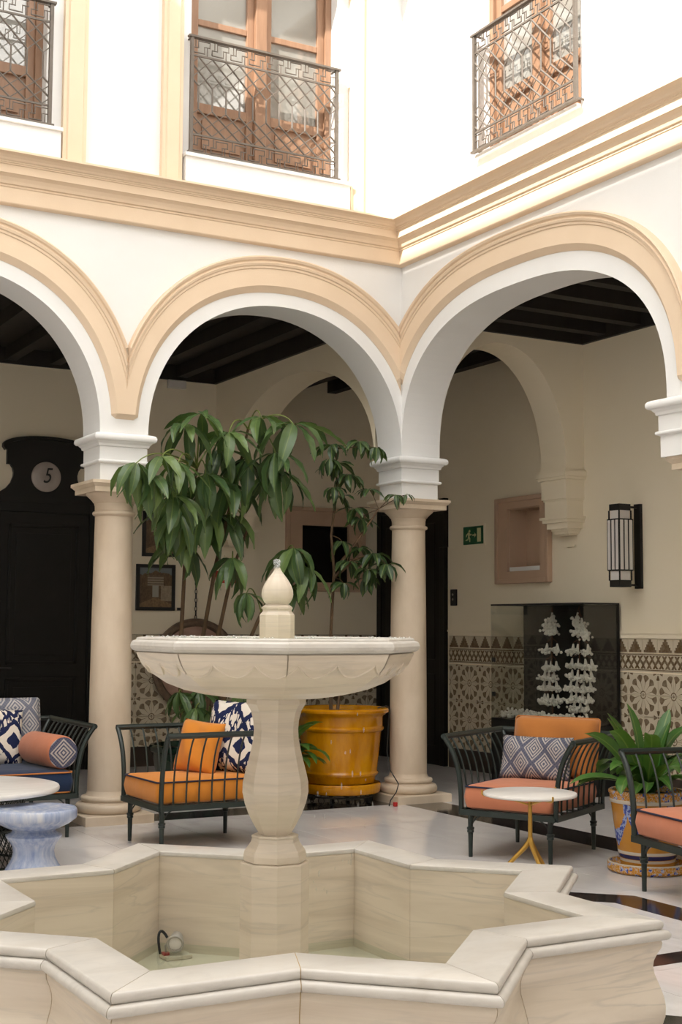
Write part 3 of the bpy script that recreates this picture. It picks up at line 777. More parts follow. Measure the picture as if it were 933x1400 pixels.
core = MB(); c1 = [star(1.335, .37, k) for k in range(16)]; c2 = [star(1.18, .37, k) for k in range(16)]; c0 = [star(1.335, 0.002, k) for k in range(16)]; c3 = [star(1.18, .002, k) for k in range(16)]
# grout behind the joints: a slightly recessed skin
sk = [(r-.0025, z) for r, z in reversed(pan)]+[(1.389, .378), (1.424, .385), (1.430, .394), (1.424, .403), (1.392, .4115), (1.403, .424), (1.402, .434), (1.391, .4415), (1.149, .4415), (1.1375, .434), (1.1395, .423), (1.1395, 0)]
m = MB(); n = len(sk)
m.add([star(r, z, k) for k in range(16) for r, z in sk], [(k*n+i, k*n+i+1, ((k+1) % 16)*n+i+1, ((k+1) % 16)*n+i) for k in range(16) for i in range(n-1)])
m.build('joint_grout', 'grout', fo)
m = MB(); m.add([star(1.16, .012, k) for k in range(16)]+[Vector((0, 0, .012))], [(k, (k+1) % 16, 16) for k in range(16)]); m.build('basin_floor', 'fountain', fo)
OP = PI/8
m = MB().lathe([(.140, .0), (.140, .04), (.128, .05), (.128, .566), (.125, .571)], 8, phase=OP); m.build('pedestal_shaft', 'fountain', fo)
m = MB().lathe([(.112, .571), (.117, .576), (.117, .598), (.113, .612), (.100, .630), (.090, .644), (.086, .658), (.088, .664), (.086, .669), (.05, .669)], 8, phase=OP); m.build('pedestal_cap', 'fountain', fo)
ba = [(.056, .668), (.062, .676), (.080, .706), (.100, .745), (.115, .785), (.1235, .825), (.1225, .862), (.114, .900), (.103, .94), (.093, .98), (.0855, 1.02), (.083, 1.055), (.086, 1.09), (.095, 1.125), (.107, 1.146), (.112, 1.152), (.112, 1.185)]
m = MB().lathe(ba, 8, phase=OP); b_ = m.build('baluster', 'fountain', fo)
BP = [(.14, 1.172), (.19, 1.176), (.27, 1.186), (.345, 1.203), (.41, 1.228), (.462, 1.262), (.498, 1.300), (.516, 1.335), (.520, 1.345)]
rim = [(.522, 1.345), (.536, 1.350), (.545, 1.358), (.547, 1.368), (.543, 1.380), (.536, 1.386), (.526, 1.388), (.525, 1.393), (.520, 1.398), (.505, 1.399), (.49, 1.392), (.47, 1.36), (.40, 1.29), (.25, 1.24), (.05, 1.23)]
bo = MB().lathe(BP, 8, phase=OP, cap=True).build('bowl', 'fountain', fo)
MB().lathe(rim, 8, phase=OP, cap=False).build('bowl_rim', 'coping', bo)
def bowlR(z):
    for (r0, z0), (r1, z1) in zip(BP, BP[1:]):
        if z0 <= z <= z1: return r0+(r1-r0)*(z-z0)/(z1-z0)
    return BP[-1][0]
m = MB(); low = []
for k in range(8):
    a0 = OP+k*PI/4; a1 = a0+PI/4; nrm = Vector((math.cos((a0+a1)/2), math.sin((a0+a1)/2), -.35)).normalized()
    def pt(t, z, off):
        r = bowlR(z); p = Vector((r*math.cos(a0), r*math.sin(a0), z)).lerp(Vector((r*math.cos(a1), r*math.sin(a1), z)), t); return p+nrm*off
    K = 40
    def zl(t):
        ph = (k+t)*2.5+.25; s_ = abs(math.sin(PI*ph)); return 1.306-.042*s_**.8
    for i in range(K):
        t0, t1 = i/K, (i+1)/K
        for j in range(3):
            f0, f1 = j/3, (j+1)/3; g = lambda t, f: pt(t, 1.344+(zl(t)-1.344)*f, .006)
            m.quad(g(t0, f0), g(t1, f0), g(t1, f1), g(t0, f1))
        m.quad(pt(t0, zl(t0), .006), pt(t1, zl(t1), .006), pt(t1, zl(t1)-.004, -.001), pt(t0, zl(t0)-.004, -.001))
    m.tube([pt(i/K, zl(i/K), .0055) for i in range(K+1)], .0042, 5)
m.build('scalloped_band', 'fountain', bo, smooth=True)
MB().lathe([(.066, 1.385), (.066, 1.482), (.062, 1.488), (.055, 1.496), (.055, 1.502), (.058, 1.506), (.058, 1.512), (.05, 1.518), (.046, 1.522)], 8, phase=OP).build('finial_block', 'fountain', fo)
fb = [(.040, 1.520), (.050, 1.530), (.058, 1.545), (.061, 1.560), (.059, 1.578), (.051, 1.598), (.040, 1.616), (.028, 1.632), (.018, 1.645), (.012, 1.655), (.009, 1.662)]
m = MB(); n = 40; vs = []
for (r, z) in fb:
    for i in range(n):
        a = 2*PI*i/n; q = r*(1-.06*abs(math.sin(a*5))**1.0); vs.append((q*math.cos(a), q*math.sin(a), z))
m.add(vs, [(j*n+i, j*n+(i+1) % n, (j+1)*n+(i+1) % n, (j+1)*n+i) for j in range(len(fb)-1) for i in range(n)]+[tuple((len(fb)-1)*n+i for i in range(n))])
m.build('finial', 'fountain', fo, smooth='all')
# water
m = MB(); m.add([star(1.148, .048, k) for k in range(16)]+[Vector((0, 0, .048))], [(k, (k+1) % 16, 16) for k in range(16)])
o = m.build('pool_water', 'water'); o.location = FC; tag(o, 'shallow clear green water in the star-shaped pool', 'water', kind='stuff')
m = MB().lathe([(.508, 1.3965), (.0, 1.3975)], 8, phase=OP, cap=False); o = m.build('bowl_water', 'water'); o.location = FC; tag(o, 'water brimming in the raised octagonal bowl', 'water', kind='stuff')
def blob(m, c, r, st=1.0, k=6):
    pr = [(r*math.sin(PI*i/k), -r*st*math.cos(PI*i/k)) for i in range(k+1)]
    q = MB().lathe([(max(a, 1e-4), b) for a, b in pr], 7); q.v = [(v[0]+c[0], v[1]+c[1], v[2]+c[2]) for v in q.v]; m.add(q.v, q.f)
m = MB(); rg = random.Random(3)
for i in range(110):
    a = rg.uniform(0, 2*PI); k = int(((a-OP) % (2*PI))/(PI/4)); am = OP+(k+.5)*PI/4; r = .512*math.cos(PI/8)/math.cos(a-am)+rg.uniform(-.02, .006)
    blob(m, (r*math.cos(a), r*math.sin(a), 1.399), rg.uniform(.003, .008), .7)
for i in range(40): blob(m, (rg.gauss(0, .007), rg.gauss(0, .007), 1.655+rg.uniform(0, .036)), rg.uniform(.004, .008))
for i in range(30):
    a = rg.uniform(-.9, .1); r = rg.uniform(.14, .40); z = rg.uniform(.45, 1.14)
    blob(m, (r*math.cos(a), r*math.sin(a), z), rg.uniform(.002, .0036), rg.uniform(2.2, 4.2))
o = m.build('water_drops', 'foam', smooth='all'); o.location = FC; tag(o, 'water drops bubbling on the bowl rim and falling from it', 'water', kind='stuff')
# pool lamp
lp = thing('pool_lamp', 'small round grey underwater lamp on the pool floor', 'lamp', (-3.625, -3.985, .0))
MB().box(-.06, .06, -.045, .045, .0125, .03).build('base_plate', 'fountain', lp, bevel=.004)
b_ = MB().lathe([(.028, -.06), (.032, -.055), (.032, .02), (.046, .025), (.048, .05), (.044, .056), (.036, .056), (.034, .045)], 24, cap=True).xf(Matrix.Translation((0, .0, .085)) @ Matrix.Scale(.8, 4) @ Matrix.Rotation(R(-28), 4, 'Z') @ Matrix.Rotation(R(98), 4, 'X')).build('body', 'plastic', lp, smooth=True)
MB().lathe([(.034, .046), (.025, .050), (.0, .051)], 20, cap=False).xf(Matrix.Translation((0, .0, .085)) @ Matrix.Scale(.8, 4) @ Matrix.Rotation(R(-28), 4, 'Z') @ Matrix.Rotation(R(98), 4, 'X')).build('lens', 'opal', b_, smooth=True)
MB().tube([(-.045, .0, .03), (-.05, 0, .07), (-.025, .0, .085)], .004, 6).build('bracket', 'plastic', lp)
MB().tube(bz((-.02, .05, .09), (-.04, .08, .14), (-.075, .05, .125), (-.06, .03, .03), 10), .006, 6).build('cable', 'cable', lp, smooth=True)
MB().box(-.06, -.035, -.015, .015, .03, .042).build('cable_clip', 'red', lp)

# ================================================================== DOORS AND WALL FIXTURES
DX = -1.9
d1 = thing('door_1', 'black panelled door with an arched overdoor and round number plaque', 'door', (DX, DN, 0), kind='structure')
half = [(.60, 2.66), (.60, 2.755), (.455, 2.755), (.395, 2.795), (.35, 2.85), (.328, 2.91), (.326, 2.95), (.338, 2.995), (.362, 3.03), (.396, 3.03), (.396, 3.17), (.42, 3.19), (.42, 3.215)]
archp = [(.42*math.sin(R(t)), 3.215+.09*(math.cos(R(t))-0)**.9 if t < 90 else 3.215) for t in range(80, -1, -10)]
rp = half+archp
poly = rp+[(-x_, z_) for x_, z_ in reversed(rp[:-1])]
MB().prism(poly, 'y', -.045, 0).build('overdoor', 'black_door', d1)
m = MB()
cr = [(-.44, 3.20)]+[(.44*math.sin(R(t)), 3.222+.105*max(0, math.cos(R(t)))**.9) for t in range(-85, 86, 10)]+[(.44, 3.20)]
cr2 = [(x_*.95, z_-.032) for x_, z_ in reversed(cr)]
m.prism(cr+cr2, 'y', -.075, 0).build('overdoor_moulding', 'black_door', d1)
MB().box(-.60, -.47, -.05, 0, 0, 2.66).box(.47, .60, -.05, 0, 0, 2.66).box(-.47, .47, -.05, 0, 2.56, 2.66).build('door_frame', 'black_door', d1, bevel=.004)
lf = MB().box(-.47, .47, -.03, 0, 0, 2.56).build('door_leaf', 'black_door', d1)
for (z0, z1) in ((1.05, 2.44), (.16, .92)):
    p = MB()
    for a, b, c, d in ((-.36, -.33, z0, z1), (.33, .36, z0, z1), (-.36, .36, z0, z0+.03), (-.36, .36, z1-.03, z1)): p.box(a, b, -.045, -.03, c, d)
    p.box(-.28, .28, -.04, -.03, z0+.09, z1-.09); p.build('door_panel', 'black_door', lf, bevel=.003)
hd = MB().tube([(-.42, -.03, 1.02), (-.42, -.075, 1.02), (-.31, -.08, 1.015)], .009, 8).build('door_handle', 'black', lf, smooth=True)
pl = MB().lathe([(.152, 0), (.152, .012), (.146, .018), (.10, .026), (.0, .030)], 40, cap=True).xf(Matrix.Translation((0, -.045, 2.92)) @ Matrix.Rotation(R(90), 4, 'X')).build('number_plaque', 'porcelain', d1, smooth='all')
def text_mesh(body, size, mat, shear=0, ext=.0015):
    cu = bpy.data.curves.new('lettering', 'FONT'); cu.body = body; cu.size = size; cu.align_x = 'CENTER'; cu.align_y = 'CENTER'; cu.shear = shear; cu.extrude = ext
    o = bpy.data.objects.new('lettering', cu); COL.objects.link(o); bpy.context.view_layer.update()
    me = bpy.data.meshes.new_from_object(o.evaluated_get(bpy.context.evaluated_depsgraph_get())); bpy.data.objects.remove(o); me.materials.clear(); me.materials.append(MAT[mat]); return me
o = link('numeral', text_mesh('5', .22, 'cable', .28), pl); o.rotation_euler = (R(90), 0, 0); o.location = (.0, -.0765, 2.925); o.scale = (.8, 1, 1)

d2 = thing('door_2', 'plain black door on the cream wall behind the corner column', 'door', (DE, 3.02, 0), kind='structure')
MB().box(-.05, 0, -.69, -.60, 0, 2.79).box(-.05, 0, .60, .69, 0, 2.79).box(-.05, 0, -.60, .60, 2.70, 2.79).box(-.06, 0, -.70, -.60, 2.28, 2.80).build('door_frame', 'black_door', d2, bevel=.004)
for s0, s1 in ((-.60, -.003), (.003, .60)):
    lf = MB().box(-.03, 0, s0, s1, 0, 2.70).build('door_leaf', 'black_door', d2)
    for z0, z1 in ((1.1, 2.55), (.2, .95)): MB().box(-.042, -.03, s0+.1, s1-.1, z0, z1).build('door_panel', 'black_door', lf, bevel=.006)

# niches
def niche(name, mp, D, o, i, z0, z1, iz0, iz1, mat, label, dark):
    t = thing(name, label, 'niche', (0, 0, 0), kind='structure')
    def bx(m, a, b, e, c, d):
        p = [mp(a, D-e, c), mp(b, D, d)]; l = [min(u, v) for u, v in zip(*p)]; h = [max(u, v) for u, v in zip(*p)]; m.box(l[0], h[0], l[1], h[1], l[2], h[2])
    m = MB(); w = .045
    for a, b, c, d in ((o[0]+.005, i[0], z0+.005, z1-.005), (i[1], o[1]-.005, z0+.005, z1-.005), (i[0], i[1], z0+.005, iz0), (i[0], i[1], iz1, z1-.005)): bx(m, a, b, .035, c, d)
    m.build('niche_frame', mat, t)
    m = MB()
    for a, b, c, d in ((o[0], o[0]+w, z0, z1), (o[1]-w, o[1], z0, z1), (o[0]+w, o[1]-w, z0, z0+w), (o[0]+w, o[1]-w, z1-w, z1)): bx(m, a, b, .058, c, d)
    m.build('outer_moulding', mat, t, bevel=.008)
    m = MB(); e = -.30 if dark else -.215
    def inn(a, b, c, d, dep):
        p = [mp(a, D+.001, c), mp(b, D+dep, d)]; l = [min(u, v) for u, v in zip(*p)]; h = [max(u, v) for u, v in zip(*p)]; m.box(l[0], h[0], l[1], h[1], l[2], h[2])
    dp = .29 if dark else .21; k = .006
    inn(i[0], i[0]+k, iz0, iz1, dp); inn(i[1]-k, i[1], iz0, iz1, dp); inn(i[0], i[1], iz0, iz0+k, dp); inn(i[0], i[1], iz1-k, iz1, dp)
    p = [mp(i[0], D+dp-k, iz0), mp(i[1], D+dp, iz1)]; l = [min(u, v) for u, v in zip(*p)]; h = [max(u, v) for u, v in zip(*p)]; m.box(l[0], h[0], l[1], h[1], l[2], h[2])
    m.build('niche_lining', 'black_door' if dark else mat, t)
    return t, bx
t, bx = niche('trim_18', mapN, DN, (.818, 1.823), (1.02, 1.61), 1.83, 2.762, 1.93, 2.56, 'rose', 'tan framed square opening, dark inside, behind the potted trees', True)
t, bx = niche('trim_19', mapE, DE, (.574, 1.426), (.722, 1.244), 1.868, 2.712, 1.985, 2.60, 'rose', 'rose tan framed empty niche beside the exit sign', False)
m = MB().box(DE-.012, DE+.2, .735, 1.232, 1.99, 2.03); m.build('niche_shelf', 'plaster', t)

# exit sign, card reader, alarm sign, emergency light
es = thing('exit_sign', 'green emergency exit sign with a running figure and arrow', 'sign', (DE, 1.855, 2.38))
MB().box(-.012, 0, -.175, .175, -.092, .092).build('sign_panel', 'sign_green', es, bevel=.002)
MB().box(-.006, 0, -.20, .20, -.115, .115).build('sign_backing', 'gallery', es)
pc = lambda pts: MB().prism([(-p[0]*.001, p[1]*.001) for p in pts], 'x', -.014, -.011)     # millimetres, y runs leftwards
pc([(75, -70), (140, -70), (140, 70), (75, 70)]).build('door_symbol', 'sign_cream', es)
pc([(-10, -5), (30, -5), (30, -22), (58, 2), (30, 26), (30, 9), (-10, 9)]).build('arrow_symbol', 'sign_cream', es)
m = MB()
for poly_ in ([(-78, 42), (-66, 60), (-50, 56), (-46, 42), (-56, 32), (-70, 32)], [(-92, 30), (-66, 30), (-48, 20), (-62, -14), (-84, -10)], [(-66, 26), (-40, 12), (-24, 18), (-22, 8), (-42, -2), (-60, 10)], [(-90, 28), (-118, 10), (-126, -12), (-116, -14), (-106, 4), (-84, 12)],
              [(-66, -8), (-48, -30), (-50, -66), (-62, -66), (-64, -34), (-82, -14)], [(-84, -8), (-92, -34), (-128, -42), (-128, -54), (-84, -46), (-72, -18)]):
    q = pc(poly_); m.add(q.v, q.f)
m.build('running_figure', 'sign_cream', es)
cr_ = thing('card_reader', 'small black wall panel with two buttons beside the black door', 'panel', (DE, 2.205, 1.75))
MB().box(-.025, 0, -.05, .05, -.085, .085).build('housing', 'black', cr_, bevel=.006)
for z_ in (.03, -.02): MB().lathe([(.012, 0), (.012, .004), (.008, .006)], 14).xf(Matrix.Translation((-.025, 0, z_)) @ Matrix.Rotation(R(-90), 4, 'Y')).build('button', 'plastic', cr_)
rs = thing('alarm_sign', 'small red fire alarm sign on the wall behind the umbrella tree', 'sign', (.11, DN, 1.965))
MB().box(-.117, .117, -.006, 0, -.065, .065).build('sign_panel', 'red', rs)
MB().box(-.04, .04, -.008, -.006, -.035, -.01).box(-.01, .01, -.008, -.006, -.01, .03).build('symbol', 'white_plastic', rs)
el = thing('emergency_light', 'slim white emergency light box under the dark ceiling', 'light', (-.50, DN, 3.992))
MB().box(-.105, .105, -.05, 0, -.045, .045).build('housing', 'white_plastic', el, bevel=.008); MB().box(-.09, .09, -.056, -.05, -.03, .03).build('diffuser', 'opal', el)

# paintings
def painting(x0, x1, z0, z1, label):
    t = thing('framed_painting', label, 'painting', ((x0+x1)/2, DN, (z0+z1)/2), group='framed paintings beside the black door')
    w, h = (x1-x0)/2, (z1-z0)/2
    MB().box(-w, -w+.035, -.03, 0, -h, h).box(w-.035, w, -.03, 0, -h, h).box(-w+.035, w-.035, -.03, 0, -h, -h+.035).box(-w+.035, w-.035, -.03, 0, h-.035, h).build('picture_frame', 'black', t)
    MB().box(-w+.035, w-.035, -.014, 0, -h+.035, h-.035).build('canvas', 'painting', t)
painting(-.91, -.48, 1.597, 2.077, 'black framed street scene painting hung below the other one')
painting(-.85, -.47, 2.16, 2.635, 'black framed painting hung above the street scene, mostly behind leaves')
o = tag(MB().box(-.445, -.37, DN-.012, DN, 1.60, 1.63).build('name_plate', 'black'), 'tiny black name plate beside the lower painting', 'plate')

# round tray on a chain
tr = thing('hanging_tray', 'large round clay tray with dark carved rim, hung on a chain', 'tray', (-.255, DN-.056, 1.03))
MB().lathe([(.40, -.02), (.47, -.02), (.49, .0), (.485, .03), (.46, .045), (.43, .04), (.41, .015), (.40, .0)], 56, cap=False).xf(Matrix.Rotation(R(90), 4, 'X')).build('carved_rim', 'ring', tr, smooth=True)
MB().lathe([(.41, -.0), (.40, .012), (.30, .002), (.16, .004), (.12, .018), (.05, .024), (.0, .02)], 48, cap=False).xf(Matrix.Rotation(R(90), 4, 'X')).build('dish', 'traywood', tr, smooth='all')
ch = MB()
for i in range(13):
    z_ = .50+.045*i; pts = [(.011*math.cos(a), 0, .028*math.sin(a)) for a in [2*PI*j/10 for j in range(10)]]
    if i % 2: pts = [(0, p[0], p[2]) for p in pts]
    ch.tube([(p[0], p[1], p[2]+z_) for p in pts], .0045, 5, closed=True)
ch.build('chain', 'chain', tr, smooth='all')
MB().tube([(0, .06, 1.075), (0, 0, 1.070), (0, -.012, 1.075), (0, -.014, 1.09)], .005, 6).build('hook', 'chain', tr, smooth=True)

# wall sconce
sc = thing('wall_sconce', 'tall black lantern sconce with white glass strips', 'lamp', (DE, -.632, 2.145))
MB().box(-.03, 0, -.04, .04, -.365, .365).build('back_plate', 'black', sc, bevel=.003)
for z_ in (.335, -.335): MB().box(-.16, -.03, -.009, .009, z_-.009, z_+.009).build('bracket', 'black', sc)
bx0, bx1, h = -.285, -.155, .065
MB().box(bx0, bx1, -h, h, .30, .355).build('top_cap', 'black', sc, bevel=.003); MB().box(bx0, bx1, -h, h, -.355, -.295).build('bottom_cap', 'black', sc, bevel=.003)
cx_ = (bx0+bx1)/2
MB().box(bx0+.008, bx1-.008, -h+.008, h-.008, -.295, .30).build('inner_glass', 'opal', sc)
w_ = .072
fr = MB()
for z_ in (.222, -.212): fr.box(cx_-w_, cx_+w_, -w_, w_, z_-.006, z_+.006)
for sx in (-1, 1):
    for sy in (-1, 1):
        fr.box(cx_+sx*h-.005, cx_+sx*h+.005, sy*h-.005, sy*h+.005, -.30, .30); fr.box(cx_+sx*w_-.006, cx_+sx*w_+.006, sy*w_-.006, sy*w_+.006, -.215, .225)
fr.build('cage', 'black', sc)
for k in (-1, 0, 1):
    for sgn in (-1, 1):
        MB().box(cx_+sgn*w_-.009, cx_+sgn*w_+.005, k*.05-.016, k*.05+.016, -.206, .216).build('glass_strip', 'opal', sc)
        MB().box(cx_+k*.05-.016, cx_+k*.05+.016, sgn*w_-.009, sgn*w_+.005, -.206, .216).build('glass_strip', 'opal', sc)
for k in (-.5, .5):
    for sgn in (-1, 1):
        MB().box(cx_+sgn*w_-.007, cx_+sgn*w_+.009, k*.05-.006, k*.05+.006, -.21, .22).build('upright', 'black', sc)
        MB().box(cx_+k*.05-.006, cx_+k*.05+.006, sgn*w_-.007, sgn*w_+.009, -.21, .22).build('upright', 'black', sc)

# glass display case with shell flower ornaments
gc = thing('display_case', 'black framed glass display case standing against the tiled wall', 'display case', (1.80, .287, 0))
MB().box(-.20, .20, -.68, .68, 0, .60).build('plinth', 'black', gc, bevel=.004)
MB().box(.185, .20, -.68, .68, .60, 1.655).build('back_panel', 'black', gc)
MB().box(-.20, .20, -.68, .68, 1.645, 1.66).build('top_panel', 'black', gc)
MB().box(-.20, -.194, -.68, .0, .60, 1.645).build('front_pane', 'glass', gc); MB().box(-.20, -.194, .003, .68, .60, 1.645).build('front_pane', 'glass', gc)
MB().box(-.194, .185, -.68, -.674, .60, 1.645).build('side_pane', 'glass', gc); MB().box(-.194, .185, .674, .68, .60, 1.645).build('side_pane', 'glass', gc)
for z_ in (1.12, .8): MB().box(-.206, -.19, .62, .66, z_, z_+.04).build('hinge', 'black', gc)
MB().box(.165, .185, -.68, -.665, .60, 1.645).build('corner_post', 'black', gc)
def cluster(rg, c, n, sx, sz, r0=.010, r1=.017):
    m = MB()
    for i in range(n):
        blob(m, (c[0]+rg.gauss(0, sx*.5), c[1]+rg.gauss(0, sx*.55), c[2]+rg.gauss(0, sz*.5)), rg.uniform(r0, r1), 1, 4)
    return m
rg = random.Random(11)
def ornament(y, tiers, label):
    t = thing('flower_ornament', label, 'ornament', (1.83, y, .60), group='hanging shell flower ornaments')
    MB().tube([(0, 0, .05), (.0, .01, .5), (0, 0, 1.0)], .006, 6).build('stem', 'twig', t)
    MB().lathe([(.05, 0), (.05, .05), (.02, .055)], 16).build('foot', 'black', t)
    for (z, ys) in tiers:
        for dy in ys:
            cluster(rg, (rg.uniform(-.03, .0), dy, z), 24, .042, .026, .010, .016).build('flower_cluster', 'shell', t)
            MB().tube([(0, dy*.9, z+.07), (0, dy, z)], [.007, .022], 6).build('flower_stem', 'shell', t)
            MB().tube([(0, 0, z+.12), (0, dy*.9, z+.08)], .004, 5).build('twig', 'twig', t)
t1 = [(.80, [-.045, .04, 0]), (.86, [-.02, .03]), (.91, [.0]), (.63, [-.075, .085]), (.47, [-.06, .02, .10]), (.38, [-.02, .06, .12]), (.29, [-.06, .05, .13]), (.17, [-.08, 0, .08, .13])]
ornament(.33, t1, 'narrow white shell flower ornament standing on the side of the empty niche')
t2 = [(.80, [-.07, -.01, .04]), (.86, [-.03, .03]), (.91, [.03]), (.76, [-.10]), (.63, [-.12, .03, .10]), (.50, [-.17, -.08, .02, .12]), (.40, [-.16, -.07, .03, .12]), (.30, [-.15, -.05, .05, .14]), (.20, [-.12, -.03, .06, .13]), (.12, [-.10, 0, .09])]
ornament(-.06, t2, 'wider white shell flower ornament standing on the side of the sconce')
fbed = thing('flower_bed', 'row of small white shell flowers lying along the bottom of the glass case', 'flowers', (1.72, .287, .60))
for i in range(26):
    y_ = -.62+i*.0485
    cluster(rg, (rg.uniform(-.035, .03) if min(abs(y_-.043), abs(y_+.347)) > .11 else -.035, y_, .03+rg.uniform(0, .025)), 16, .036, .03).build('flower_cluster', 'shell', fbed)

# ================================================================== SEATING
def rrect(x0, x1, y0, y1, r, z, n=6):
    p = []
    for cx_, cy_, a0 in ((x1-r, y1-r, 0), (x0+r, y1-r, 90), (x0+r, y0+r, 180), (x1-r, y0+r, 270)):
        for i in range(n+1):
            a = R(a0+90*i/n); p.append((cx_+r*math.cos(a), cy_+r*math.sin(a), z))
    return p
def seat_cushion(x0, x1, y0, y1, z0, z1, mat, r=.035):
    m = MB(); rings = []
    for ins, z in ((.03, z0), (.008, z0+.012), (.0, z0+.04), (-.006, (z0+z1)/2), (0, z1-.035), (.006, z1-.012), (.025, z1), (.12, z1+.010)):
        rings.append(rrect(x0+ins, x1-ins, y0+ins, y1-ins, max(.01, r-ins*.3), z))
    n = len(rings[0]); k = len(rings)
    m.add([v for r_ in rings for v in r_], [(j*n+i, j*n+(i+1) % n, (j+1)*n+(i+1) % n, (j+1)*n+i) for j in range(k-1) for i in range(n)]+[tuple((k-1)*n+i for i in range(n)), tuple(range(n-1, -1, -1))])
    return m
def seating(name, cat, label, loc, rz, fd, fwid, na, nb, cmat, pmat, ncush=1, flare=.12, td=0):
    t = thing(name, label, cat, loc, rz)
    zf0, zf1, za = .263, .298, .744
    m = MB()
    for s in (-1, 1):
        m.box(-fd, fd, s*fwid-.016, s*fwid+.016, zf0, zf1); m.box(s*fd-.016, s*fd+.016, -fwid, fwid, zf0, zf1)
    for i in range(5): m.box(-fd+.1+i*(2*fd-.2)/4-.02, -fd+.1+i*(2*fd-.2)/4+.02, -fwid, fwid, zf1-.012, zf1-.004)
    m.build('seat_frame', 'frame', t)
    lx, ly = fd-.035, fwid-.05
    for sx in (1, -1):
        for sy in (1, -1):
            lg = MB().tube([(sx*lx, sy*ly, 0), (sx*lx, sy*ly, .17), (sx*lx, sy*ly, .265)], [.013, .0165, .0165], 10).build('leg', 'frame', t, smooth=True)
            b = MB().lathe([(.016, .150), (.022, .154), (.022, .164), (.019, .168), (.024, .174), (.024, .184), (.016, .188)], 12, (sx*lx, sy*ly))
            for dx, dy in ((-sx, 0), (0, -sy)):
                b.tube(bz((sx*lx, sy*ly, .175), (sx*lx+dx*.012, sy*ly+dy*.012, .22), (sx*lx+dx*.04, sy*ly+dy*.04, .255), (sx*lx+dx*.085, sy*ly+dy*.085, .264), 6), .005, 5)
            b.build('leg_bracket', 'frame', lg, smooth=True)
    tw = fwid+flare; bx_ = -fd-.085; fx_ = fd+td
    # front and rear posts
    for sy in (1, -1):
        MB().tube(bz((fd-.006, sy*fwid, .28), (fd-.01, sy*fwid, .52), (fd-.008, sy*(fwid+.035), .64), (fx_, sy*tw, za), 10), .017, 8).build('front_post', 'frame', t, smooth=True)
        MB().tube(bz((-fd, sy*fwid, .28), (-fd, sy*fwid, .50), (-fd-.03, sy*(fwid+.03), .64), (bx_, sy*tw, za), 10), .014, 8).build('rear_post', 'frame', t, smooth=True)
    for sy in (1, -1): MB().tube([(fx_+.008, sy*tw, za), (bx_, sy*tw, za)], .019, 8).build('arm_rail', 'frame', t, smooth=True)
    MB().tube([(bx_, -tw, za), (bx_, tw, za)], .018, 8).build('back_rail', 'frame', t, smooth=True)
    me = {}
    for sy in (1, -1):
        me = MB().tube(bz((0, sy*fwid, .29), (0, sy*fwid, .50), (0, sy*(fwid+.03), .63), (0, sy*tw, za), 8), .0062, 5).mesh('spindle', 'frame', True)
        for i in range(na):
            o = link('spindle', me, t); o.location = (fd-(i+1)*(2*fd+.03)/(na+1), 0, 0)
    me = MB().tube(bz((-fd, 0, .29), (-fd, 0, .50), (-fd-.03, 0, .63), (bx_, 0, za), 8), .0062, 5).mesh('spindle', 'frame', True)
    for i in range(nb):
        o = link('spindle', me, t); o.location = (0, -fwid+(i+1)*2*fwid/(nb+1), 0)
    w = 2*(fwid-.02)/ncush
    for k in range(ncush):
        y0 = -fwid+.02+k*w; y1 = y0+w-.006
        c = seat_cushion(-fd+.02, fd+.006, y0, y1, .300, .448, cmat).build('seat_cushion', cmat, t, smooth=True)
        MB().tube(rrect(-fd+.022, fd+.004, y0+.002, y1-.002, .035, .440), .0058, 6, closed=True).build('piping', pmat, c, smooth='all')
        if pmat == 'orange_pipe': MB().tube(rrect(-fd+.03, fd-.004, y0+.012, y1-.012, .035, .306), .0058, 6, closed=True).build('piping', pmat, c, smooth='all')
    return t
A1 = seating('armchair', 'armchair', 'dark green metal armchair with orange seat cushion beside the marble column', (-2.278, -1.053, 0), R(181), .389, .321, 8, 7, 'orange_fab', 'navy_pipe')
A2 = seating('armchair', 'armchair', 'dark green metal armchair with salmon seat and orange back cushion behind the brass table', (-.522, -2.445, 0), R(208.7), .389, .321, 8, 7, 'salmon_fab', 'navy_pipe')
A3 = seating('armchair', 'armchair', 'dark green metal armchair with salmon seat and no pillows in front of the painted pot', (-.454, -4.075, 0), R(170), .389, .321, 8, 7, 'salmon_fab', 'navy_pipe')
for a_ in (A1, A2, A3): a_['group'] = 'green metal armchairs around the fountain'
SF = seating('sofa', 'sofa', 'dark green metal sofa with navy seat cushion and patterned pillows', (-3.81, -.02, 0), R(-90), .46, .90, 9, 17, 'navy_fab', 'orange_pipe', 2)

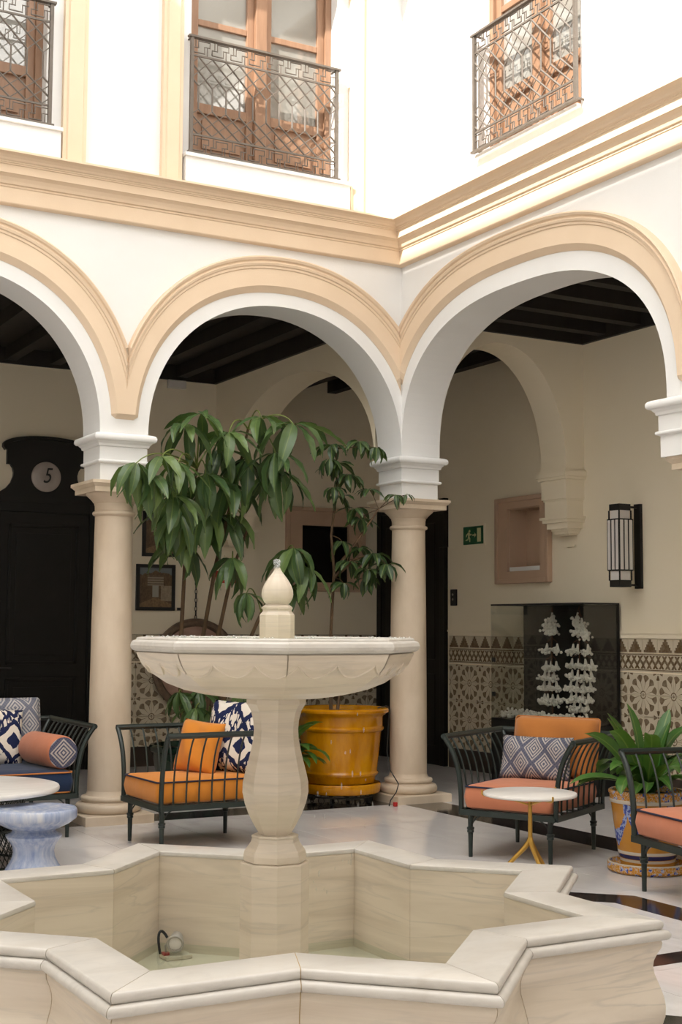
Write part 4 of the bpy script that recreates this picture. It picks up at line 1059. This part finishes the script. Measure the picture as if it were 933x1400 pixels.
def pillow(name, w, h, t, mat, label, base, M, box=2.4, pipe=None, grp=None, sag=.0):
    """upright cushion: width x, height z, thickness y, origin at its bottom centre"""
    def f(sgn):
        def g(u, v):
            x_, z_ = 2*u-1, 2*v-1
            k = max(0, (1-abs(x_)**(box*1.6))*(1-abs(z_)**(box*1.6)))**.5
            pin = 1-.055*(1-abs(z_)**2)*0-.05*(abs(x_)**2)*(1-abs(z_)**2)-.0
            pinx = 1-.05*(1-z_*z_) if box < 3.5 else 1
            pinz = 1-.05*(1-x_*x_) if box < 3.5 else 1
            return (x_*w/2*pinx, sgn*t/2*k+.012*math.sin(x_*5+z_*3)*k, h/2+z_*h/2*pinz-sag*(1-x_*x_)*(z_ > 0)*z_)
        return g
    m = MB(); m.grid(f(-1), 18, 18); m.grid(f(1), 18, 18)
    o = m.build(name, mat, smooth='all', weld=True); o.matrix_world = base @ M
    tag(o, label, 'cushion', grp or 'loose cushions on the seats')
    if pipe:
        q = [(-w/2, 0, .012), (-w/2, 0, h-.012), (-w/2+.012, 0, h), (w/2-.012, 0, h), (w/2, 0, h-.012), (w/2, 0, .012)]
        c = MB().tube(q, .006, 6).build('piping', pipe, o, smooth='all')
    return o
def CM(t): return Matrix.Translation(t.location) @ Matrix.Rotation(t.rotation_euler.z, 4, 'Z')
def PM(x_, y_, z_, yaw=0, tilt=14, roll=0): return Matrix.Translation((x_, y_, z_)) @ Matrix.Rotation(R(90+yaw), 4, 'Z') @ Matrix.Rotation(R(-tilt), 4, 'X') @ Matrix.Rotation(R(roll), 4, 'Y')
pillow('cushion', .50, .50, .178, 'ikat', 'white and navy ikat cushion leaning on the back of the orange-seated armchair', CM(A1), PM(-.232, .02, .450, 24, 17), 2.2)
pillow('cushion', .36, .36, .15, 'orange_fab', 'plain orange cushion in front of the ikat cushion on the orange seat', CM(A1), PM(-.009, -.065, .450, 26, 16, 4), 2.0)
pillow('cushion', .60, .405, .17, 'rust_fab', 'large orange back cushion of the salmon-seated armchair', CM(A2), PM(-.272, .02, .450, 0, 14), 4.2, 'rust_fab')
pillow('cushion', .50, .29, .12, 'diamond', 'blue and grey diamond patterned lumbar cushion against the orange back cushion', CM(A2), PM(-.096, -.035, .450, 2, 15), 2.2)
pillow('cushion', .62, .46, .21, 'diamond_soft', 'grey blue patterned back cushion of the navy sofa', CM(SF), PM(-.338, .585, .450, 0, 13), 4.0, 'diamond_soft')
pillow('cushion', .42, .42, .14, 'ikat', 'white and navy ikat cushion on the navy sofa beside the bolster', CM(SF), PM(-.115, .486, .448, 8, 17, 7), 2.0)
bl = thing('bolster_cushion', 'salmon bolster with diamond patterned end lying on the navy sofa', 'cushion', (-3.0, -.44, .571), R(-84))
m = MB().lathe([(.0, .0), (.09, .0), (.108, .012), (.114, .03), (.114, .50), (.108, .525), (.09, .54), (0, .54)], 32, cap=False).xf(Matrix.Rotation(R(-90), 4, 'Y')); m.build('bolster_body', 'salmon_fab', bl, smooth=True)
m = MB().lathe([(.104, -.006), (.06, -.012), (.0, -.013)], 32, cap=False).xf(Matrix.Rotation(R(-90), 4, 'Y'))
mt = m_diamond('bolster_end_weave', 4.5, 4.5, (.50, .44, .40), (.05, .06, .12))
# end cap pattern in the y/z plane
nt_ = mt.node_tree
for l_ in list(nt_.links):
    if l_.from_node.bl_idname == 'ShaderNodeSeparateXYZ' and l_.from_socket == l_.from_node.outputs[0]:
        nt_.links.new(l_.from_node.outputs[1], l_.to_socket)
m.build('bolster_end', mt, bl, smooth='all')

# ================================================================== TABLES AND STOOL
tb = thing('side_table', 'round white marble side table on a three-legged brass base', 'table', (-1.128, -3.211, 0))
MB().lathe([(.255, .478), (.267, .482), (.270, .490), (.267, .498), (.262, .500)], 56).build('table_top', 'white_marble_top', tb, smooth=True)
MB().lathe([(.013, .215), (.0125, .30), (.0115, .44), (.014, .478)], 12).build('stem', 'gold', tb, smooth=True)
for k in range(3):
    a = R(20+120*k); c_, s_ = math.cos(a), math.sin(a)
    MB().tube(bz((0, 0, .24), (.01*c_, .01*s_, .19), (.10*c_, .10*s_, .13), (.20*c_, .20*s_, .0), 10), [.015]*4+[.014, .013, .012, .012, .011, .010, .009], 8).build('leg', 'gold', tb, smooth=True)
    MB().tube([(.012*c_, .012*s_, .43), (.16*c_, .16*s_, .472), (.262*c_, .262*s_, .474), (.275*c_, .275*s_, .482), (.275*c_, .275*s_, .505)], .006, 6).build('top_prong', 'gold', tb, smooth=True)

ct = thing('coffee_table', 'round white marble coffee table on a dark wire mesh drum', 'table', (-3.87, -1.20, 0))
MB().lathe([(.56, .435), (.575, .438), (.58, .447), (.58, .458), (.575, .467), (.565, .47)], 72).build('table_top', 'white_marble_top', ct, smooth=True)
for z_, r_ in ((.01, .36), (.42, .40), (.22, .34)): MB().tube([(r_*math.cos(2*PI*i/48), r_*math.sin(2*PI*i/48), z_) for i in range(48)], .008, 6, closed=True).build('ring', 'frame', ct, smooth='all')
wm = MB()
for k in range(56):
    for sg in (1, -1):
        a0 = 2*PI*k/56; pts = []
        for i in range(9):
            f = i/8; a = a0+sg*f*.75; r_ = .34+.06*(2*f-1)**2*(1 if f > .5 else .4); pts.append((r_*math.cos(a), r_*math.sin(a), .01+.41*f))
        wm.tube(pts, .0032, 4)
o = wm.build('wire_mesh', 'frame', ct); o['kind'] = 'stuff'

st = thing('garden_stool', 'pale blue glazed ceramic garden stool in front of the coffee table', 'stool', (-3.60, -1.80, 0))
MB().lathe([(.13, 0), (.158, .006), (.166, .025), (.158, .055), (.138, .085), (.121, .12), (.116, .15), (.121, .18), (.136, .205), (.158, .232), (.160, .240), (.150, .248)], 48).build('base', 'blue_glaze', st, smooth=True)
MB().lathe([(.150, .246), (.130, .256), (.122, .268), (.124, .276)], 48).build('neck', 'blue_glaze', st, smooth=True)
MB().lathe([(.122, .274), (.15, .284), (.20, .308), (.236, .335), (.242, .345), (.242, .383), (.234, .394), (.20, .398), (.10, .393), (.0, .392)], 56, cap=False).build('seat', 'blue_glaze', st, smooth=True)

# ================================================================== PLANTS
def leafmesh(name, L, W, droop, mat, up0=0, wave=.0, shape=.75, seed=0):
    rg = random.Random(seed); m = MB(); nv = 9; ctr = []; p = Vector((0, 0, 0)); a = up0
    for j in range(nv+1):
        ctr.append((p.copy(), a)); a -= droop/nv*(1.25-.5*j/nv); p = p+Vector((math.cos(a), 0, math.sin(a)))*L/nv
    vs = []
    for j, (c, a) in enumerate(ctr):
        t = j/nv; w = W*.5*max(.02, math.sin(PI*min(1, t**shape)))**.85 if 0 < t < 1 else W*.03
        nz = Vector((-math.sin(a), 0, math.cos(a)))
        for s in (-1, -.5, 0, .5, 1):
            e = nz*(abs(s)*w*.28+wave*W*math.sin(j*2.1+s*2+seed)*abs(s)); vs.append(c+Vector((0, s*w, 0))+e)
    m.add(vs, [(j*5+i, j*5+i+1, (j+1)*5+i+1, (j+1)*5+i) for j in range(nv) for i in range(4)])
    return m.mesh(name, mat, 'all')
from mathutils import Euler
CAM = Vector((-5.951, -9.553, 1.44))
SCH = [leafmesh('leaf', .44, .108, R(d), 'leaf', R(u), .05, .85, s) for d, u, s in ((50, 5, 1), (70, 15, 2), (35, 0, 3), (85, 20, 4))]
SCH = SCH*2+[leafmesh('leaf', .42, .112, R(d), 'leaf_light', R(u), .05, .85, s_) for d, u, s_ in ((55, 10, 11), (75, 15, 12), (40, 5, 13))]
def stems(parent, base, paths, r0, r1, mat):
    for pts in paths:
        pts = [Vector(p)-base for p in pts]; sm_ = []
        for i in range(len(pts)-1):
            for k in range(4): sm_.append(pts[i].lerp(pts[i+1], k/4))
        sm_.append(pts[-1]); n = len(sm_)
        MB().tube(sm_, [r0+(r1-r0)*i/(n-1) for i in range(n)], 8).build('stem', mat, parent, smooth=True)
def whorl(parent, base, c, n, sc, rg, meshes, pitch=(10, 55), bias=None, tilt=0):
    a0 = rg.uniform(0, 2*PI)
    for i in range(n):
        az = a0+2*PI*i/n+rg.uniform(-.25, .25); o = link('leaf', rg.choice(meshes), parent)
        o.rotation_mode = 'XYZ'; o.rotation_euler = (rg.uniform(-.35, .35), R(rg.uniform(*pitch)), az); k = sc*rg.uniform(.8, 1.12); o.scale = (k, k, k)
        o.location = Vector(c)-base+Vector((math.cos(az), math.sin(az), 0))*.02*sc
# umbrella tree in the dark green pot
gp = thing('plant_pot', 'dark green glazed plant pot behind the orange-seated armchair', 'pot', (-1.54, .70, 0))
MB().lathe([(.22, 0), (.24, .01), (.27, .10), (.31, .30), (.335, .42), (.335, .43), (.355, .44), (.36, .475), (.35, .49), (.32, .49), (.31, .45)], 48).build('pot_body', 'green_pot', gp, smooth=True)
MB().lathe([(.315, .44), (.2, .452), (0, .455)], 32, cap=False).build('soil', 'soil', gp)
TB = Vector((-1.54, .70, .45))
ut = thing('umbrella_tree', 'umbrella tree with large drooping glossy leaves on thin stems', 'tree', TB)
ST = [[(-1.62, .70, .45), (-1.675, .70, 1.1), (-1.66, .66, 1.9), (-1.70, .45, 2.45), (-1.72, .30, 2.68)], [(-1.53, .72, .45), (-1.50, .70, 1.2), (-1.40, .62, 1.95), (-1.33, .40, 2.6), (-1.30, .25, 3.02)], [(-1.47, .66, .45), (-1.40, .64, 1.2), (-1.27, .58, 1.9), (-1.16, .52, 2.25)], [(-1.5, .62, .45), (-1.30, .5, 1.0), (-1.08, .42, 1.55), (-.95, .35, 1.85)]]
stems(ut, TB, ST, .022, .011, 'trunk')
WH = [(-2.50, -.42, 2.60, 7, .75), (-2.30, -.40, 2.66, 6, .7), (-1.84, -.05, 3.06, 6, .75), (-1.20, -.05, 2.80, 7, .9), (-2.36, -.38, 2.52, 7, .80), (-2.12, -.28, 2.64, 7, .85), (-2.12, -.20, 2.40, 6, .95), (-1.72, .12, 2.62, 8, 1.0), (-1.44, .30, 2.58, 7, 1.0), (-1.93, .05, 2.98, 6, .80), (-1.56, .05, 2.95, 8, .85), (-1.50, .35, 2.85, 6, .9), (-1.30, .25, 2.78, 7, .95),
      (-1.06, -.08, 3.04, 8, 1.05), (-1.10, .10, 2.68, 7, .95), (-1.90, .20, 2.38, 7, .95), (-1.98, .02, 2.28, 6, .9), (-1.62, .35, 2.36, 8, 1.0), (-1.38, .45, 2.34, 7, .9), (-1.75, .50, 2.10, 7, .9), (-1.40, .30, 1.98, 8, .75), (-1.32, .20, 1.70, 7, .62),
      (-.98, .05, 2.06, 8, .85), (-.86, .08, 1.92, 7, .85), (-.93, .22, 1.78, 7, .75), (-1.32, -.02, 3.08, 5, .7)]
WL = [(-1.80, .40, .92, 7, .6), (-1.18, .22, .98, 8, .65), (-1.70, .30, .80, 8, .6), (-1.62, .42, .93, 8, .65), (-1.42, .30, .82, 8, .7), (-1.28, .36, .90, 8, .65), (-1.5, .5, .75, 7, .6)]
rg = random.Random(21); allst = [Vector(p) for s_ in ST for p in s_[1:]]+[Vector(s_[0]).lerp(Vector(s_[1]), .32) for s_ in ST]
for (x_, y_, z_, n, sc_) in WH+WL:
    c = Vector((x_, y_, z_)); cand = [s_ for s_ in allst if s_.z <= z_+.25] or allst
    src = min(cand, key=lambda s_: (s_-c).length+abs(s_.z-(z_-.15))*.3); d = c-src
    MB().tube([p-TB for p in bz(src, src+d*.35+Vector((0, 0, .10)), src+d*.75+Vector((0, 0, .14)), c, 9)], [.0075-.0004*i for i in range(10)], 6).build('petiole', 'petiole', ut, smooth=True)
    whorl(ut, TB, c, n+2, sc_, rg, SCH, (-12, 48) if z_ > 2.9 else (10, 64))

# second small-leaved tree in the yellow planter
yp = thing('planter', 'large mustard yellow glazed planter with saucer on an iron stand', 'planter', (-.38, .34, 0))
MB().lathe([(.27, .165), (.285, .17), (.29, .185), (.30, .22), (.305, .225), (.315, .235), (.318, .25), (.308, .262), (.306, .27), (.325, .45), (.340, .585), (.352, .59), (.362, .600), (.364, .615), (.352, .630), (.354, .70), (.362, .715), (.385, .728), (.400, .742), (.402, .760), (.392, .772), (.370, .776), (.350, .768), (.345, .72)], 64).build('pot_body', 'yellow_glaze', yp, smooth=True)
MB().lathe([(.29, .085), (.325, .088), (.335, .10), (.338, .155), (.333, .165), (.322, .168), (.315, .14), (.28, .13)], 64).build('saucer', 'yellow_glaze', yp, smooth=True)
MB().lathe([(.35, .735), (.2, .745), (0, .748)], 32, cap=False).build('soil', 'soil', yp)
sd = MB()
for r_, z_ in ((.25, .08), (.265, .06)): sd.tube([(r_*math.cos(2*PI*i/40), r_*math.sin(2*PI*i/40), z_) for i in range(40)], .008, 6, closed=True)
for k in range(14):
    a = 2*PI*k/14; sd.tube([(.265*math.cos(a)+.03*math.cos(b)*-math.sin(a), .265*math.sin(a)+.03*math.cos(b)*math.cos(a), .035+.028*math.sin(b)) for b in [2*PI*i/10 for i in range(10)]], .004, 5, closed=True)
sd.build('iron_stand', 'chain', yp, smooth='all')
for k in range(4):
    a = PI/4+k*PI/2; MB().lathe([(.024, -.012), (.03, -.008), (.03, .008), (.024, .012)], 16).xf(Matrix.Translation((.24*math.cos(a), .24*math.sin(a), .03)) @ Matrix.Rotation(a, 4, 'Z') @ Matrix.Rotation(R(90), 4, 'X')).build('castor', 'black', yp)
TB2 = Vector((-.46, .36, .745))
t2 = thing('ficus_tree', 'slim dark tree with small leaves growing in the yellow planter', 'tree', TB2)
ST2 = [[(-.46, .36, .745), (-.47, .36, 1.3), (-.45, .34, 1.9), (-.49, .32, 2.2), (-.45, .30, 2.6), (-.47, .28, 2.92)], [(-.45, .34, 1.9), (-.30, .22, 2.15), (-.16, .10, 2.42)], [(-.45, .34, 1.85), (-.30, .26, 2.0), (-.18, .2, 2.05)], [(-.40, .36, .745), (-.36, .36, 1.0)]]
stems(t2, TB2, ST2, .016, .006, 'trunk')
SML = [leafmesh('leaf', .17, .062, R(d), 'leaf_small', R(u), .04, .8, s) for d, u, s in ((50, 10, 5), (75, 15, 6), (30, 0, 7))]
rg = random.Random(5)
W2 = [(-.52, .25, 2.95, 9, 1), (-.32, .15, 2.98, 11, 1), (-.24, .02, 2.92, 8, .9), (-.58, .2, 2.82, 8, 1), (-.48, .25, 2.80, 10, 1.05), (-.40, .2, 2.70, 10, 1.05), (-.56, .15, 2.58, 8, .9), (-.46, .22, 2.52, 8, .9), (-.24, .12, 2.58, 8, .8), (-.13, -.12, 2.52, 8, .7), (-.06, -.18, 2.52, 6, .55), (-.34, .18, 2.42, 8, .95), (-.26, .22, 2.34, 7, .9),
      (-.40, .3, 2.15, 8, 1), (-.25, .28, 2.10, 10, 1.05), (-.16, .18, 2.05, 10, 1.05), (-.10, .08, 1.96, 9, 1.0), (-.20, .2, 1.92, 9, 1.05), (-.36, .25, 1.98, 9, 1), (-.16, .3, 1.85, 8, .95), (-.44, .2, 1.80, 7, .9)]
al2 = [Vector(p) for s_ in ST2[:3] for p in s_]
for (x_, y_, z_, n, sc_) in W2:
    c = Vector((x_, y_, z_)); src = min(al2, key=lambda s_: (s_-c).length); d = c-src
    if d.length > .03: MB().tube([p-TB2 for p in bz(src, src+d*.3, src+d*.7+Vector((0, 0, .03)), c, 5)], .0035, 5).build('twig', 'trunk', t2)
    whorl(t2, TB2, c, n, sc_, rg, SML, (-5, 60))

# strap-leaved plants
def strap_leaf(L, W, el, bend, seed):
    rg = random.Random(seed); m = MB(); nv = 10; p = Vector((0, 0, 0)); a = el; vs = []
    for j in range(nv+1):
        t = j/nv; w = W*.5*(.6+.4*math.sin(PI*min(1, t*.9)))*(1-max(0, (t-.80)/.20)**2*.93)
        nz = Vector((-math.sin(a), 0, math.cos(a)))
        for s in (-1, 0, 1): vs.append(p+Vector((0, s*w, 0))+nz*abs(s)*w*.3)
        a -= bend/nv*(.5+t); p = p+Vector((math.cos(a), 0, math.sin(a)))*L/nv
    m.add(vs, [(j*3+i, j*3+i+1, (j+1)*3+i+1, (j+1)*3+i) for j in range(nv) for i in range(2)])
    return m.mesh('leaf', 'leaf_strap', 'all')
def in_chair(t, p):
    q = CM(t).inverted() @ p; return abs(q.y) < .325+.13*max(0, (q.z-.45)/.3)+.03 and -.52 < q.x < .43 and q.z < .80
def cyl(p, x_, y_, r_, z0, z1): return z0 < p.z < z1 and (p.x-x_)**2+(p.y-y_)**2 < r_*r_
def blocked(p):
    """furniture, pots and columns the long leaves have to bend round"""
    return (in_chair(A1, p) or in_chair(A2, p) or in_chair(A3, p) or cyl(p, -.38, .34, .415, 0, .80) or cyl(p, -1.54, .70, .375, 0, .51) or cyl(p, .19, -3.48, .26, 0, .24) or cyl(p, .19, -3.48, .175, 0, 2.3)
            or cyl(p, -1.0, .30, .222, 0, .30) or cyl(p, -.30, -3.27, .236, 0, .47) or p.z < .01)
def strap_plant(loc, n, label, sc_, seed):
    t = thing('clivia_plant', label, 'plant', loc); rg = random.Random(seed)
    ms = [strap_leaf(.50 if i < 2 else .46, .082, R(e), R(b), i) for i, (e, b) in enumerate(((84, 30), (74, 70), (64, 95), (54, 105), (44, 90), (76, 120), (36, 70)))]
    for i in range(n):
        me = ms[i % 7]
        for tr_ in range(60):
            if tr_ in (20, 40): me = ms[(0, 1)[tr_ == 20]]
            az = rg.uniform(0, 2*PI); k = sc_*rg.uniform(.75, 1.12)*(1 if tr_ < 40 else .8)
            M = Matrix.Translation(Vector(loc)+Vector((.05*math.cos(az), .05*math.sin(az), rg.uniform(-.004, .012)))) @ Euler((rg.uniform(-.3, .3), 0, az)).to_matrix().to_4x4() @ Matrix.Scale(k, 4)
            if not any(blocked(M @ v.co) for v in me.vertices if v.co.length > .1): break
        o = link('leaf', me, t); o.location = M.to_translation()-Vector(loc); o.rotation_euler = M.to_euler(); o.scale = (k, k, k)
    return t
tp = thing('painted_pot', 'ochre pot painted with blue garlands, standing in a matching saucer', 'pot', (-.30, -3.27, 0))
MB().lathe([(.19, .0), (.225, .002), (.238, .015), (.238, .05), (.230, .056), (.222, .054), (.212, .03), (.15, .025)], 56).build('saucer', 'tal_band', tp, smooth=True)
MB().tube([(.230*math.cos(2*PI*i/56), .230*math.sin(2*PI*i/56), .055) for i in range(56)], .0065, 6, closed=True).build('saucer_rim', 'tal_cream', tp, smooth='all')
MB().lathe([(.155, .026), (.158, .03), (.164, .085), (.170, .09), (.176, .12), (.190, .22), (.205, .34), (.214, .405), (.214, .41)], 56).build('pot_body', 'tal_body', tp, smooth=True)
MB().lathe([(.214, .405), (.223, .408), (.225, .420), (.219, .428)], 56, cap=False).build('cream_moulding', 'tal_cream', tp, smooth=True)
MB().lathe([(.219, .426), (.222, .455), (.228, .460), (.228, .474), (.222, .478), (.205, .478), (.2, .44)], 56, cap=False).build('pot_rim', 'tal_band', tp, smooth=True)
MB().lathe([(.205, .445), (.1, .455), (0, .458)], 32, cap=False).build('soil', 'soil', tp)
strap_plant((-.30, -3.27, .462), 46, 'bright green strap-leaved plant in the painted pot', 1.08, 9)
gp2 = thing('plant_pot', 'small dark green plant pot half hidden beside the yellow planter', 'pot', (-1.0, .30, 0))
MB().lathe([(.15, 0), (.17, .01), (.20, .25), (.215, .30), (.215, .33), (.2, .335), (.19, .3)], 40).build('pot_body', 'green_pot', gp2, smooth=True); MB().lathe([(.195, .30), (0, .31)], 24, cap=False).build('soil', 'soil', gp2)
strap_plant((-1.0, .30, .31), 44, 'dark strap-leaved plant between the orange-seated armchair and yellow planter', 1.12, 4)

# cord and plug by the corner column
cd = thing('power_cord', 'thin black cord with a red plug lying beside the yellow planter', 'cord', (-.16, -.09, 0))
MB().tube([(.08, .335, .765), (.148, .31, .781), (.168, .305, .774), (.174, .30, .74), (.14, .26, .60), (.08, .18, .42), (.055, .09, .28), (.10, .03, .17), (.06, .0, .11), (.0, -.01, .05), (-.02, -.02, .006)], .005, 6).build('cable', 'cable', cd, smooth=True)
MB().box(.02, .05, -.04, -.01, 0, .035).build('plug', 'red', cd, bevel=.005)
